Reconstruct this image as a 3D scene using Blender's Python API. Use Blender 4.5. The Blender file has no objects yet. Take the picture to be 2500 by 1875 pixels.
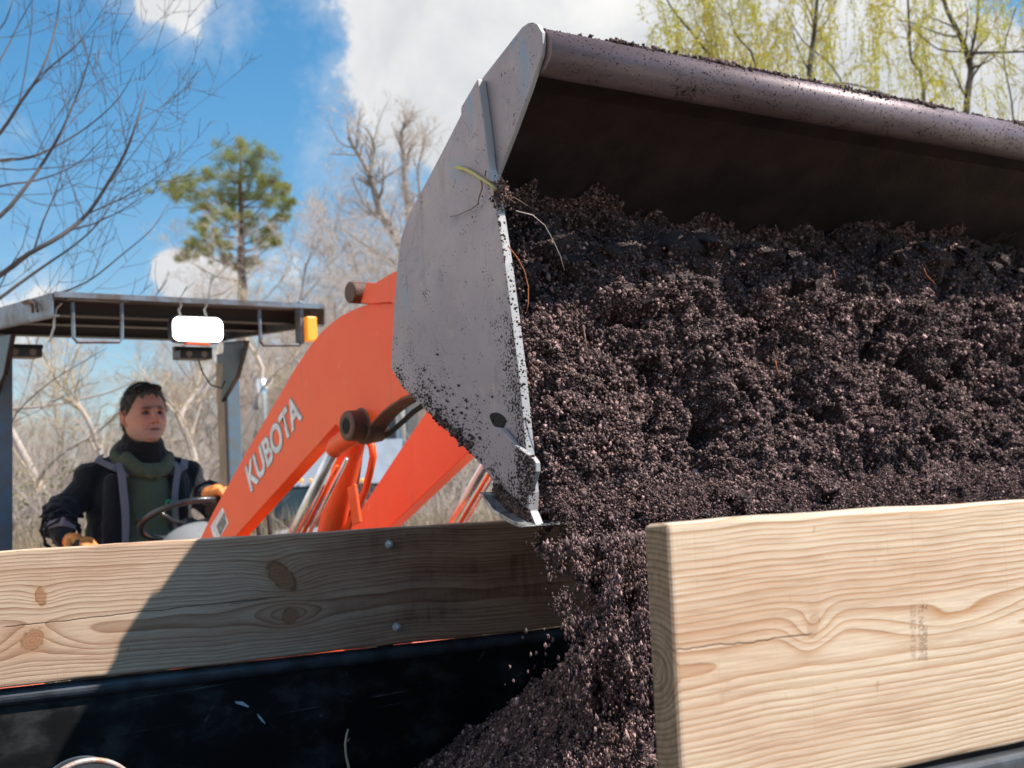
import bpy, bmesh, math, random
import numpy as np
from mathutils import Vector, Matrix, Euler
D = bpy.data
SC = bpy.context.scene
COL = SC.collection
PI = math.pi
R = math.radians

# ------------------------------------------------------------------ camera
H = 1.75
FPX = 3472.0
PITCH, ROLL = R(4.2), R(2.6)
Fv = Vector((0, math.cos(PITCH), math.sin(PITCH)))
U0 = Vector((0, -math.sin(PITCH), math.cos(PITCH)))
Rv = Vector((1, 0, 0)) * math.cos(ROLL) - U0 * math.sin(ROLL)
Uv = U0 * math.cos(ROLL) + Vector((1, 0, 0)) * math.sin(ROLL)
cam = D.cameras.new('camera')
cam_o = D.objects.new('camera', cam)
COL.objects.link(cam_o)
M = Matrix((Rv, Uv, -Fv)).transposed().to_4x4()
M.translation = Vector((0, 0, H))
cam_o.matrix_world = M
cam.sensor_width = 36
cam.lens = 50
cam.clip_start = 0.05
cam.clip_end = 2000
cam.dof.use_dof = True
cam.dof.focus_distance = 2.35
cam.dof.aperture_fstop = 9
SC.camera = cam_o

def ray(px, py):
    return (Fv + Rv * ((px - 1250) / FPX) - Uv * ((py - 937.5) / FPX))
def at(px, py, y):
    d = ray(px, py); t = y / d.y
    return Vector((0, 0, H)) + d * t
def loc(px, py, psi, axis, val):
    """the point where a sight line meets a plane of a local frame turned by psi"""
    d = ray(px, py); c, s = math.cos(psi), math.sin(psi)
    l = Vector((d.x * c + d.y * s, -d.x * s + d.y * c, d.z))
    o = Vector((0, 0, H)); t = (val - o[axis]) / l[axis]
    return o + l * t

# ------------------------------------------------------------------ view, sun, world
SC.view_settings.view_transform = 'Standard'
SC.view_settings.look = 'None'
SC.view_settings.gamma = 1
SC.view_settings.exposure = 0.48
SUN_TRAVEL = Vector((-.99, .18, -1.38)).normalized()
to_sun = -SUN_TRAVEL
elev = math.asin(to_sun.z); azi = math.atan2(to_sun.x, to_sun.y)
sun = D.lights.new('sun', 'SUN'); sun.energy = 5.0; sun.angle = R(.5); sun.color = (1, .95, .87)
sun_o = D.objects.new('sun', sun); COL.objects.link(sun_o)
sun_o.rotation_euler = SUN_TRAVEL.to_track_quat('-Z', 'Y').to_euler()

# ---- node expression helper
class S:
    def __init__(s, nt, sock): s.nt, s.s = nt, sock
    def m(s, op, b=None, c=None, clamp=False):
        n = s.nt.nodes.new('ShaderNodeMath'); n.operation = op; n.use_clamp = clamp
        for i, v in enumerate((s, b, c)):
            if v is None: continue
            if isinstance(v, S): s.nt.links.new(v.s, n.inputs[i])
            else: n.inputs[i].default_value = v
        return S(s.nt, n.outputs[0])
    def __add__(s, o): return s.m('ADD', o)
    def __radd__(s, o): return s.m('ADD', o)
    def __sub__(s, o): return s.m('SUBTRACT', o)
    def __rsub__(s, o): return (s * -1.0) + o
    def __mul__(s, o): return s.m('MULTIPLY', o)
    def __rmul__(s, o): return s.m('MULTIPLY', o)
    def __truediv__(s, o): return s.m('DIVIDE', o)
    def pw(s, o): return s.m('POWER', o)
    def sqrt(s): return s.m('SQRT')
    def abs(s): return s.m('ABSOLUTE')
    def fract(s): return s.m('FRACT')
    def exp(s): return s.m('EXPONENT')
    def mx(s, o): return s.m('MAXIMUM', o)
    def mn(s, o): return s.m('MINIMUM', o)
    def cl(s): return s.m('ADD', 0.0, clamp=True)
    def step(s, a, b):
        n = s.nt.nodes.new('ShaderNodeMapRange'); n.interpolation_type = 'SMOOTHSTEP'
        s.nt.links.new(s.s, n.inputs[0]); n.inputs[1].default_value = a; n.inputs[2].default_value = b
        return S(s.nt, n.outputs[0])
def tex_co(nt, which='Object'):
    return nt.nodes.new('ShaderNodeTexCoord').outputs[which]
def sep(nt, v):
    n = nt.nodes.new('ShaderNodeSeparateXYZ'); nt.links.new(v, n.inputs[0])
    return [S(nt, n.outputs[i]) for i in range(3)]
def comb(nt, *xyz):
    n = nt.nodes.new('ShaderNodeCombineXYZ')
    for i, v in enumerate(xyz):
        if isinstance(v, S): nt.links.new(v.s, n.inputs[i])
        else: n.inputs[i].default_value = v
    return n.outputs[0]
def noise(nt, v, scale, detail=4, rough=.55, dist=0.0):
    n = nt.nodes.new('ShaderNodeTexNoise'); nt.links.new(v, n.inputs['Vector'])
    n.inputs['Scale'].default_value = scale; n.inputs['Detail'].default_value = detail
    n.inputs['Roughness'].default_value = rough; n.inputs['Distortion'].default_value = dist
    return S(nt, n.outputs[0])
def mixc(nt, f, a, b, mode='MIX'):
    n = nt.nodes.new('ShaderNodeMix'); n.data_type = 'RGBA'; n.blend_type = mode
    if isinstance(f, S): nt.links.new(f.s, n.inputs[0])
    else: n.inputs[0].default_value = f
    for i, c in ((6, a), (7, b)):
        if isinstance(c, tuple): n.inputs[i].default_value = (*c[:3], 1)
        else: nt.links.new(c, n.inputs[i])
    return n.outputs[2]

world = D.worlds.new('World'); SC.world = world; world.use_nodes = True
wn = world.node_tree; wn.nodes.clear()
sky = wn.nodes.new('ShaderNodeTexSky'); sky.sky_type = 'NISHITA'; sky.sun_disc = False
sky.sun_elevation = elev; sky.sun_rotation = azi; sky.dust_density = .4; sky.ozone_density = 2.2; sky.air_density = 1.0
gd = tex_co(wn, 'Generated')
vx, vy, vz = sep(wn, gd)
skyc = mixc(wn, 1.0, sky.outputs[0], mixc(wn, vz.step(.02, .34), (1.0, 1.10, 1.16), (.60, 1.20, 1.40)), 'MULTIPLY')
# where the clouds stand in the sky (direction, angular size, strength)
blobs = [((1200, 120), .085, 1.0), ((1050, 20), .05, .9), ((1420, 60), .12, 1.1), ((1650, 180), .13, 1.1), ((1900, 120), .12, 1.0), ((1180, 330), .07, .55),
         ((2130, 260), .085, .8), ((455, 15), .040, .50), ((330, -50), .045, .42), ((450, 668), .020, 1.25), ((500, 700), .019, 1.2), ((412, 655), .012, 1.1), ((20, 760), .03, .62), ((700, 980), .10, .42),
         ((250, 1100), .12, .5), ((-300, 200), .1, .6), ((2800, 500), .15, .9), ((1300, -500), .2, .8)]
mask = None
wob = noise(wn, gd, 9, 5, .6)
for (p, sg, st) in blobs:
    d = ray(*p).normalized()
    dx, dy, dz = vx - d.x, vy - d.y, (vz - d.z) * 1.15
    g = ((dx * dx + dy * dy + dz * dz) * (-1 / (2 * sg * sg * .45))).exp() * st
    mask = g if mask is None else mask + g
back = (vy * .22 - vx * .97).step(.12, .55) * vy.step(.62, .30)
fill_clouds = noise(wn, gd, 2.2, 6, .6).step(.36, .50) * back      # unseen bright clouds at left, added as fill light
cm = (mask + (wob - .5) * 1.6 + (noise(wn, gd, 26, 7, .66) - .5) * 1.15)
cmask = cm.step(.42, .74)
cmask = cmask.mx(fill_clouds)
thin = cm.step(.15, .7) * .35
cmask = cmask.mx(thin).cl()
shade = (noise(wn, gd, 5.5, 5, .6, .4)).step(.35, .68)
cc = mixc(wn, shade, (6.2, 6.4, 6.7), (9.0, 8.9, 8.7))
cc = mixc(wn, back, cc, (12.0, 11.4, 11.1))  # off-camera bank made extra bright to lift the shaded faces
final = mixc(wn, cmask, skyc, cc)
bg = wn.nodes.new('ShaderNodeBackground'); bg.inputs[1].default_value = .080
wn.links.new(final, bg.inputs[0])
wo = wn.nodes.new('ShaderNodeOutputWorld'); wn.links.new(bg.outputs[0], wo.inputs[0])

# ------------------------------------------------------------------ object helpers
OFF = {}
def tag(o, label=None, cat=None, group=None, kind=None):
    if label: o['label'] = label
    if cat: o['category'] = cat
    if group: o['group'] = group
    if kind: o['kind'] = kind
    return o
def off_of(o):
    while o is not None:
        if o.name in OFF: return OFF[o.name]
        o = o.parent
    return Vector((0, 0, 0))
def thing(name, base, psi, label, cat, group=None, kind=None):
    """Empty at the thing's base; base is given in the local frame turned by psi"""
    o = D.objects.new(name, None); COL.objects.link(o); o.empty_display_size = .2
    b = Vector(base); o.location = Matrix.Rotation(psi, 3, 'Z') @ b; o.rotation_euler = (0, 0, psi)
    OFF[o.name] = b
    return tag(o, label, cat, group, kind)
def link(name, me, mat, parent=None, smooth=False):
    o = D.objects.new(name, me); COL.objects.link(o)
    if mat is not None: me.materials.append(mat)
    if parent is not None: o.parent = parent
    if smooth:
        me.polygons.foreach_set('use_smooth', np.ones(len(me.polygons), bool))
    return o
def np_mesh(name, V, Fc, off=None):
    """V (n,3); Fc list of arrays, each (m,k)"""
    V = np.asarray(V, float)
    if off is not None: V = V - np.array(off)
    me = D.meshes.new(name)
    if not isinstance(Fc, list): Fc = [Fc]
    Fc = [f for f in Fc if len(f)]
    me.vertices.add(len(V)); me.vertices.foreach_set('co', V.astype(np.float32).ravel())
    nl = sum(f.size for f in Fc); me.loops.add(nl)
    me.loops.foreach_set('vertex_index', np.concatenate([f.ravel() for f in Fc]).astype(np.int32))
    tot = np.concatenate([np.full(len(f), f.shape[1]) for f in Fc]); st = np.concatenate([[0], np.cumsum(tot)[:-1]])
    me.polygons.add(len(tot)); me.polygons.foreach_set('loop_start', st.astype(np.int32))
    me.update(calc_edges=True); me.validate()
    return me
class MB:
    def __init__(s): s.v, s.f = [], []
    def add(s, vs, fs):
        b = len(s.v); s.v += [tuple(v) for v in vs]; s.f += [tuple(i + b for i in f) for f in fs]; return s
    def box(s, c, d, rot=None):
        c = Vector(c); hx, hy, hz = d[0] / 2, d[1] / 2, d[2] / 2
        vs = [Vector((x * hx, y * hy, z * hz)) for x in (-1, 1) for y in (-1, 1) for z in (-1, 1)]
        if rot is not None: vs = [rot @ v for v in vs]
        return s.add([v + c for v in vs], [(0, 1, 3, 2), (4, 6, 7, 5), (0, 4, 5, 1), (2, 3, 7, 6), (0, 2, 6, 4), (1, 5, 7, 3)])
    def bar(s, a, b, w, h, up=(0, 0, 1)):
        a, b = Vector(a), Vector(b); t = (b - a).normalized(); x = t.cross(Vector(up)).normalized(); y = x.cross(t)
        rot = Matrix((x, t, y)).transposed()
        return s.box((a + b) / 2, (w, (b - a).length, h), rot)
    def prism(s, pts, axis, a, b):
        """polygon pts (3D, on a plane of constant axis) extruded from a to b along axis"""
        n = len(pts); v0, v1 = [], []
        for p in pts:
            q = list(p); q[axis] = a; v0.append(tuple(q)); q[axis] = b; v1.append(tuple(q))
        return s.add(v0 + v1, [tuple(range(n))[::-1], tuple(range(n, 2 * n))] + [(i, (i + 1) % n, n + (i + 1) % n, n + i) for i in range(n)])
    def tube(s, pts, rad, sides=12, caps=True):
        pts = [Vector(p) for p in pts]; n = len(pts)
        if not hasattr(rad, '__len__'): rad = [rad] * n
        vs, fs = [], []; prev = None
        for i, p in enumerate(pts):
            t = (pts[min(i + 1, n - 1)] - pts[max(i - 1, 0)]).normalized()
            if prev is None:
                x = t.orthogonal().normalized()
            else:
                x = (prev - t * prev.dot(t)).normalized()
            prev = x; y = t.cross(x)
            for k in range(sides):
                a = 2 * PI * k / sides; vs.append(p + (x * math.cos(a) + y * math.sin(a)) * rad[i])
        for i in range(n - 1):
            for k in range(sides):
                fs.append((i * sides + k, i * sides + (k + 1) % sides, (i + 1) * sides + (k + 1) % sides, (i + 1) * sides + k))
        if caps: fs += [tuple(range(sides))[::-1], tuple(range((n - 1) * sides, n * sides))]
        return s.add(vs, fs)
    def lathe(s, c, prof, axis=(1, 0, 0), sides=32):
        """prof: list of (along axis, radius)"""
        c = Vector(c); t = Vector(axis).normalized(); x = t.orthogonal().normalized(); y = t.cross(x); vs, fs = [], []; n = len(prof)
        for (h, r) in prof:
            for k in range(sides):
                a = 2 * PI * k / sides; vs.append(c + t * h + (x * math.cos(a) + y * math.sin(a)) * r)
        for i in range(n - 1):
            for k in range(sides):
                fs.append((i * sides + k, i * sides + (k + 1) % sides, (i + 1) * sides + (k + 1) % sides, (i + 1) * sides + k))
        fs += [tuple(range(sides))[::-1], tuple(range((n - 1) * sides, n * sides))]
        return s.add(vs, fs)
    def ell(s, c, r, rot=None, seg=16):
        vs, fs = [], []; c = Vector(c); nr = seg // 2
        for i in range(nr + 1):
            th = PI * i / nr
            for k in range(seg):
                a = 2 * PI * k / seg; v = Vector((r[0] * math.sin(th) * math.cos(a), r[1] * math.sin(th) * math.sin(a), r[2] * math.cos(th)))
                if rot is not None: v = rot @ v
                vs.append(c + v)
        for i in range(nr):
            for k in range(seg): fs.append((i * seg + k, (i + 1) * seg + k, (i + 1) * seg + (k + 1) % seg, i * seg + (k + 1) % seg))
        return s.add(vs, fs)
    def caps(s, a, b, ra, rb, seg=12):
        """tapered capsule"""
        a, b = Vector(a), Vector(b); t = (b - a).normalized(); L = (b - a).length
        pr = [(-ra * math.cos(q), ra * math.sin(q)) for q in (.15, .5, .9, 1.3)] + [(L + rb * math.cos(q), rb * math.sin(q)) for q in (1.3, .9, .5, .15)]
        return s.lathe(a, pr, t, seg)
    def build(s, name, mat, parent=None, bevel=0, smooth=False, seg=2, fix=True):
        off = off_of(parent); me = D.meshes.new(name)
        me.from_pydata([(v[0] - off[0], v[1] - off[1], v[2] - off[2]) for v in s.v], [], s.f)
        if fix:
            bm = bmesh.new(); bm.from_mesh(me); bmesh.ops.recalc_face_normals(bm, faces=bm.faces); bm.to_mesh(me); bm.free()
        o = link(name, me, mat, parent, smooth)
        if bevel:
            m = o.modifiers.new('b', 'BEVEL'); m.width = bevel; m.segments = seg; m.limit_method = 'ANGLE'; m.angle_limit = R(35)
        return o
    def blob(s, name, mat, parent, vox=.01, smooth=6, fac=.6):
        o = s.build(name, mat, parent, smooth=True)
        m = o.modifiers.new('r', 'REMESH'); m.mode = 'VOXEL'; m.voxel_size = vox; m.use_smooth_shade = True
        m = o.modifiers.new('s', 'SMOOTH'); m.factor = fac; m.iterations = smooth
        return o
class Tubes:
    """many thin tapering tubes in one mesh, built in batches"""
    def __init__(s): s.g = {}
    def add(s, pts, rad, sides=3):
        s.g.setdefault((len(pts), sides), []).append((pts, rad))
    def mesh(s, name, off=None):
        Vs, Fs, base = [], [], 0
        for (n, k), lst in s.g.items():
            P = np.array([[tuple(q) for q in a[0]] for a in lst], float); Rr = np.array([a[1] for a in lst], float)
            T = np.empty_like(P); T[:, 1:-1] = P[:, 2:] - P[:, :-2]; T[:, 0] = P[:, 1] - P[:, 0]; T[:, -1] = P[:, -1] - P[:, -2]
            T /= np.linalg.norm(T, axis=2, keepdims=True) + 1e-9
            ref = np.where(np.abs(T[:, :1, 2:3]) > .8, np.array([1., 0, 0]), np.array([0, 0, 1.]))
            X = np.cross(T, np.broadcast_to(ref, T.shape)); X /= np.linalg.norm(X, axis=2, keepdims=True) + 1e-9
            Y = np.cross(T, X); a = np.arange(k) * 2 * PI / k
            V = P[:, :, None] + (X[:, :, None] * np.cos(a)[None, None, :, None] + Y[:, :, None] * np.sin(a)[None, None, :, None]) * Rr[:, :, None, None]
            m = len(lst); idx = (np.arange(m * n * k).reshape(m, n, k)) + base
            q = np.stack([idx[:, :-1], np.roll(idx, -1, 2)[:, :-1], np.roll(idx, -1, 2)[:, 1:], idx[:, 1:]], -1).reshape(-1, 4)
            Vs.append(V.reshape(-1, 3)); Fs.append(q); base += m * n * k
        return np_mesh(name, np.concatenate(Vs), [np.concatenate(Fs)], off)
    def build(s, name, mat, parent=None, smooth=True):
        return link(name, s.mesh(name, off_of(parent)), mat, parent, smooth)

# ---- numpy noise
_rs = np.random.RandomState(7); _perm = _rs.permutation(256); _perm = np.concatenate([_perm, _perm, _perm]); _gr = _rs.randn(256, 3); _gr /= np.linalg.norm(_gr, axis=1, keepdims=True)
def pnoise(P):
    P = np.asarray(P, float); I = np.floor(P).astype(int); f = P - I; I &= 255; u = f * f * f * (f * (f * 6 - 15) + 10); out = 0
    for dx in (0, 1):
        for dy in (0, 1):
            for dz in (0, 1):
                h = _perm[_perm[_perm[(I[..., 0] + dx) & 255] + ((I[..., 1] + dy) & 255)] + ((I[..., 2] + dz) & 255)]
                g = _gr[h]; d = f - np.array([dx, dy, dz])
                w = (u[..., 0] if dx else 1 - u[..., 0]) * (u[..., 1] if dy else 1 - u[..., 1]) * (u[..., 2] if dz else 1 - u[..., 2])
                out = out + w * (g * d).sum(-1)
    return out * 1.5
def fbm(P, sc, oct=4, gain=.5, ridge=False):
    P = np.asarray(P, float) * sc; a, o = 1, 0
    for i in range(oct):
        n = pnoise(P + i * 17.3); o = o + a * ((1 - 2 * np.abs(n)) if ridge else n); a *= gain; P = P * 2.03
    return o
def grains(P, size, rng, stretch=None):
    """irregular crumbs, eight faces each"""
    n = len(P); base = np.array([[1, 0, 0], [-1, 0, 0], [0, 1, 0], [0, -1, 0], [0, 0, 1], [0, 0, -1.]])
    V = base[None] * (1 + .45 * (rng.rand(n, 6, 1) - .5)) + .35 * (rng.rand(n, 6, 3) - .5)
    q = rng.randn(n, 4); q /= np.linalg.norm(q, axis=1, keepdims=True); w, x, y, z = q.T
    Rm = np.stack([np.stack([1 - 2 * (y * y + z * z), 2 * (x * y - z * w), 2 * (x * z + y * w)], -1), np.stack([2 * (x * y + z * w), 1 - 2 * (x * x + z * z), 2 * (y * z - x * w)], -1), np.stack([2 * (x * z - y * w), 2 * (y * z + x * w), 1 - 2 * (x * x + y * y)], -1)], 1)
    V = np.einsum('nij,nkj->nki', Rm, V) * size[:, None, None]
    if stretch is not None: V = V * np.array(stretch)[None, None]
    V = V + P[:, None]
    f = np.array([[0, 2, 4], [2, 1, 4], [1, 3, 4], [3, 0, 4], [2, 0, 5], [1, 2, 5], [3, 1, 5], [0, 3, 5]])
    F = (f[None] + (np.arange(n) * 6)[:, None, None]).reshape(-1, 3)
    return V.reshape(-1, 3), F

# ------------------------------------------------------------------ materials
def newmat(name):
    m = D.materials.new(name); m.use_nodes = True; nt = m.node_tree; b = nt.nodes['Principled BSDF']
    return m, nt, b
def bump(nt, b, h, strength=.3, dist=.01):
    n = nt.nodes.new('ShaderNodeBump'); n.inputs['Strength'].default_value = strength; n.inputs['Distance'].default_value = dist
    nt.links.new(h.s, n.inputs['Height']); nt.links.new(n.outputs[0], b.inputs['Normal'])
def simple(name, col, rough=.6, metal=0, var=.15, scale=12, bmp=0, spec=.5, coat=0, emit=None, var2=None, bscale=None):
    m, nt, b = newmat(name); co = tex_co(nt)
    n = noise(nt, co, scale, 6, .6)
    c2 = var2 if var2 else tuple(max(0, c * (1 - var)) for c in col); c1 = tuple(min(1, c * (1 + var)) for c in col)
    nt.links.new(mixc(nt, n.step(.3, .7), c1, c2), b.inputs['Base Color'])
    r = noise(nt, co, scale * 2.7, 4) * .25 + (rough - .12)
    nt.links.new(r.s, b.inputs['Roughness']); b.inputs['Metallic'].default_value = metal
    b.inputs['Specular IOR Level'].default_value = spec; b.inputs['Coat Weight'].default_value = coat; b.inputs['Coat Roughness'].default_value = .15
    if bmp: bump(nt, b, noise(nt, co, bscale or scale * 4, 5, .65), bmp, .004)
    if emit:
        b.inputs['Emission Color'].default_value = (*emit[0], 1); b.inputs['Emission Strength'].default_value = emit[1]
    return m

def wood(name, cen, ring=.0052, pith=(.0, 0.0), knots=(), bumps=(), cracks=(), stain_shade=False, pale=(.72, .50, .33), late=(.50, .245, .105), seed=0, endg=True, lw=.85):
    late = tuple(late)
    m, nt, b = newmat(name); co = tex_co(nt); X, Y, Z = sep(nt, co); X, Y, Z = X - cen[0], Y - cen[1], Z - cen[2]
    slow = comb(nt, X * 1.6 + seed, 0.0, Z * 1.2)
    w1 = noise(nt, slow, 1.0, 3, .5) - .5; w2 = noise(nt, comb(nt, X * 2.3 + seed * 3.1 + 20, 0.0, 4.2), 1.0, 2, .5) - .5
    w3 = noise(nt, comb(nt, X * 9 + seed, Y * 9, Z * 22), 1.0, 3, .5) - .5
    yy = Y - pith[0] + w1 * .014; zz = Z - pith[1] + w2 * .055
    r = (yy * yy + zz * zz).sqrt() + w3 * .0036
    for (kx, kz, sx, sz, a, ang) in bumps:
        ca, sa = math.cos(ang), math.sin(ang); dx, dz = X - kx, Z - kz; e = ((dx * ca + dz * sa) / sx); g = ((dz * ca - dx * sa) / sz)
        r = r + ((e * e + g * g) * -1.0).exp() * a
    ph = r / ring + noise(nt, comb(nt, 3.3, 0.0, r * 40), 1.0, 2) * 2.6
    fr = ph.fract(); band = fr.pw(2.6) * (1.0 - fr.step(.93, 1.0))
    varr = noise(nt, comb(nt, X * 3 + 5, 0.0, Z * 30), 1.0, 3)
    col = mixc(nt, (band * (varr * .9 + .42) * lw).cl(), pale, late)
    fib = noise(nt, comb(nt, X * 14, Y * 500, Z * 420), 1.0, 3, .7)
    col = mixc(nt, fib.step(.35, .75) * .38, col, (.40, .24, .14), 'MULTIPLY')
    tone = noise(nt, comb(nt, X * 2.2 + seed, 0.0, Z * 9), 1.0, 4)
    col = mixc(nt, tone.step(.4, .72) * .5, col, (.70, .47, .36), 'MULTIPLY')
    ht = band * -.5 + fib * .35
    for (kx, kz, sx, sz, ang, dark) in knots:
        ca, sa = math.cos(ang), math.sin(ang); dx, dz = X - kx, Z - kz; e = ((dx * ca + dz * sa) / sx); g = ((dz * ca - dx * sa) / sz)
        q = (e * e + g * g).sqrt() + (noise(nt, co, 60, 3) - .5) * .35
        ins = 1.0 - q.step(.85, 1.05)
        rr = (q * 3.2).fract().pw(2.0) * .8
        kc = mixc(nt, rr, (.36, .165, .085), (.15, .06, .03))
        col = mixc(nt, ins * dark, col, kc)
        rim = (((q - 1.0) / .13).pw(2.0) * -1.0).exp() * (noise(nt, co, 45, 3).step(.38, .6))
        col = mixc(nt, (rim * dark).cl(), col, (.07, .035, .02)); ht = ht - rim * .8
        halo = (1.0 - q.step(1.0, 2.1)) * .35
        col = mixc(nt, halo * dark, col, (.55, .30, .15))
    for (x0, z0, x1, z1, wd, dk) in cracks:
        t = (X - x0) / (x1 - x0); zc = t * (z1 - z0) + z0 + (noise(nt, comb(nt, X * 12, 0.0, 8.8), 1.0, 5, .7) - .5) * .012
        ln = (((Z - zc) / wd).pw(2.0) * -1.0).exp() * t.step(0, .03) * (1.0 - t.step(.94, 1.0)) * noise(nt, comb(nt, X * 25, 0.0, 0.0), 1.0, 3).step(.25, .45)
        col = mixc(nt, ln * dk, col, (.06, .035, .02)); ht = ht - ln * 1.5
    saw = noise(nt, comb(nt, X * 210, 0.0, Z * 3), 1.0, 2, .6).step(.58, .72) * noise(nt, co, 7, 3).step(.42, .6)
    col = mixc(nt, saw * .13, col, (.40, .24, .13)); dirt = noise(nt, co, 22, 5, .7).step(.60, .74) * noise(nt, co, 3.1, 3).step(.40, .62)
    col = mixc(nt, dirt * .30, col, (.30, .20, .14)); ht = ht - saw * .25
    spots = noise(nt, comb(nt, X * 60, 0.0, Z * 30), 1.0, 3, .5).step(.71, .76)
    col = mixc(nt, spots * .45, col, (.35, .18, .09))
    if stain_shade:  # weather stain, strengthened toward the right to deepen the shadow as well
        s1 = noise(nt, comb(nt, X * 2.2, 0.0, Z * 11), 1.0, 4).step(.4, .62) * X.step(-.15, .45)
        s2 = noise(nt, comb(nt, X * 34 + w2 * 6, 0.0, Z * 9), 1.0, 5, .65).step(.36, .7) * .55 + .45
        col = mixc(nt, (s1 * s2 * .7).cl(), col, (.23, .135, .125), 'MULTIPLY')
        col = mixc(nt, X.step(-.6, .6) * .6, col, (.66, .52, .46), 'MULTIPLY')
    if endg:      # weathered end grain: only faces that look along the board
        geo = nt.nodes.new('ShaderNodeNewGeometry'); vt = nt.nodes.new('ShaderNodeVectorTransform')
        vt.vector_type = 'NORMAL'; vt.convert_from = 'WORLD'; vt.convert_to = 'OBJECT'; nt.links.new(geo.outputs['True Normal'], vt.inputs[0])
        nx, _, _ = sep(nt, vt.outputs[0])
        rad = noise(nt, comb(nt, 0.0, Y * 160, Z * 60), 1.0, 4, .7)
        e2 = mixc(nt, band, (.24, .185, .13), (.075, .052, .036)); e2 = mixc(nt, rad.step(.35, .7) * .6, e2, (.45, .37, .31), 'MULTIPLY')
        col = mixc(nt, nx.abs().step(.6, .9), col, e2)
    nt.links.new(col, b.inputs['Base Color']); b.inputs['Roughness'].default_value = .72; b.inputs['Specular IOR Level'].default_value = .3
    bump(nt, b, ht, .55, .0012)
    return m

def set_g(me, v):
    a = me.attributes.new('crumb', 'FLOAT', 'POINT'); a.data.foreach_set('value', np.asarray(v, np.float32))
def crumbs(n, rg, k=6):
    return np.repeat(np.clip(np.exp(rg.randn(n) * .60) * .85, .22, 3.0), k)
def soil_mat():
    m, nt, b = newmat('soil'); co = tex_co(nt)
    n1 = noise(nt, co, 7, 4); n2 = noise(nt, co, 240, 3, .7); n3 = noise(nt, co, 520, 2, .7)
    c = mixc(nt, n1.step(.35, .7), (.200, .116, .112), (.300, .176, .158))
    c = mixc(nt, n2.step(.45, .68), c, (.33, .225, .205)); c = mixc(nt, n2.step(.3, .5) * -1.0 + 1.0, c, (.05, .033, .032))  # low spots of the noise darkened as crevice shade
    c = mixc(nt, n3.step(.76, .84) * .7, c, (.45, .36, .34))
    c = mixc(nt, noise(nt, co, 35, 3).step(.70, .78) * .5, c, (.17, .085, .045))
    at_ = nt.nodes.new('ShaderNodeAttribute'); at_.attribute_name = 'crumb'; g = S(nt, at_.outputs['Fac']); c = mixc(nt, 1.0, c, comb(nt, g, g, g), 'MULTIPLY')
    nt.links.new(c, b.inputs['Base Color']); b.inputs['Roughness'].default_value = .6; b.inputs['Specular IOR Level'].default_value = .28
    bump(nt, b, n2 + n3 * .6, .9, .004)
    return m
M_SOIL = soil_mat()

def paint_orange():
    m, nt, b = newmat('orange_paint'); co = tex_co(nt)
    fade = noise(nt, co, 3.2, 5, .6); fine = noise(nt, co, 60, 4, .7); sc = noise(nt, co, 9, 6, .75)
    c = mixc(nt, fade.step(.35, .7), (.90, .090, .014), (.90, .125, .030)); c = mixc(nt, sc.step(.60, .72) * .25, c, (.92, .26, .12))
    X, Y, Z = sep(nt, co); sx_ = noise(nt, comb(nt, Y * 50 + Z * 40, X, Z * 6 - Y * 6), 1.0, 3, .8).step(.66, .72) * sc.step(.42, .55)
    c = mixc(nt, sx_ * .5, c, (.95, .42, .26)); c = mixc(nt, noise(nt, comb(nt, Y * 26, X, Z * 3), 1.0, 4, .7).step(.56, .74) * .30, c, (.45, .13, .06))
    c = mixc(nt, fine.step(.70, .76) * .7, c, (.16, .06, .03)); c = mixc(nt, noise(nt, co, 5, 5, .7).step(.63, .75) * .35, c, (.42, .13, .06))
    nt.links.new(c, b.inputs['Base Color']); nt.links.new((fade * .3 + .28).s, b.inputs['Roughness']); b.inputs['Coat Weight'].default_value = .04; b.inputs['Specular IOR Level'].default_value = .35
    bump(nt, b, fine, .08, .002)
    return m
M_OR = paint_orange()
M_GREASE = simple('rusty_grease', (.055, .032, .024), .6, .2, .6, 30, .8, var2=(.16, .07, .04))
M_CHROME = simple('chrome', (.80, .80, .80), .30, .75, .1, 20)
M_BLACKP = simple('black_paint', (.022, .024, .028), .4, 0, .4, 10, .1, coat=.2)
M_CANOPY = simple('canopy_paint', (.050, .056, .066), .5, .2, .4, 9, .15, var2=(.07, .075, .085))
M_CANEDGE = simple('canopy_edge', (.16, .19, .23), .45, .3, .3, 12, .1, var2=(.12, .09, .07))
M_POST = simple('post_paint', (.085, .15, .215), .5, .1, .3, 14, .1, var2=(.14, .16, .17))
M_BEIGE = simple('beige_post', (.42, .33, .25), .7, 0, .15, 8)
M_AMBER = simple('amber_lens', (1, .38, .03), .3, 0, .1, 60, .2, emit=((1, .33, .02), .35), coat=.5)
M_MIRROR_GLOW = simple('glass_face', (.95, .95, .95), .2, 0, .02, 30, emit=((1, 1, 1), 5.0))  # mirror face; the sun's reflection is put in as emission
M_RUBBER = simple('rubber', (.022, .022, .022), .75, 0, .3, 20, .3)
M_GREYPL = simple('grey_plastic', (.22, .23, .235), .5, 0, .12, 8, .05)
M_WHEELR = simple('wheel_rim_plastic', (.02, .022, .024), .3, 0, .3, 30, .2, coat=.3)
M_WHITE = simple('white_vinyl', (.75, .75, .76), .5, 0, .08, 40, var2=(.50, .50, .52))
M_GREYV = simple('grey_vinyl', (.27, .25, .24), .5, 0, .15, 60)
M_DARKV = simple('dark_print', (.06, .055, .055), .6, 0, .3, 90, var2=(.28, .27, .26))
M_BOLT = simple('zinc', (.62, .64, .66), .35, .35, .2, 60, .1)
M_WHITEM = simple('white_metal', (.62, .6, .55), .5, .2, .15, 20)

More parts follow.
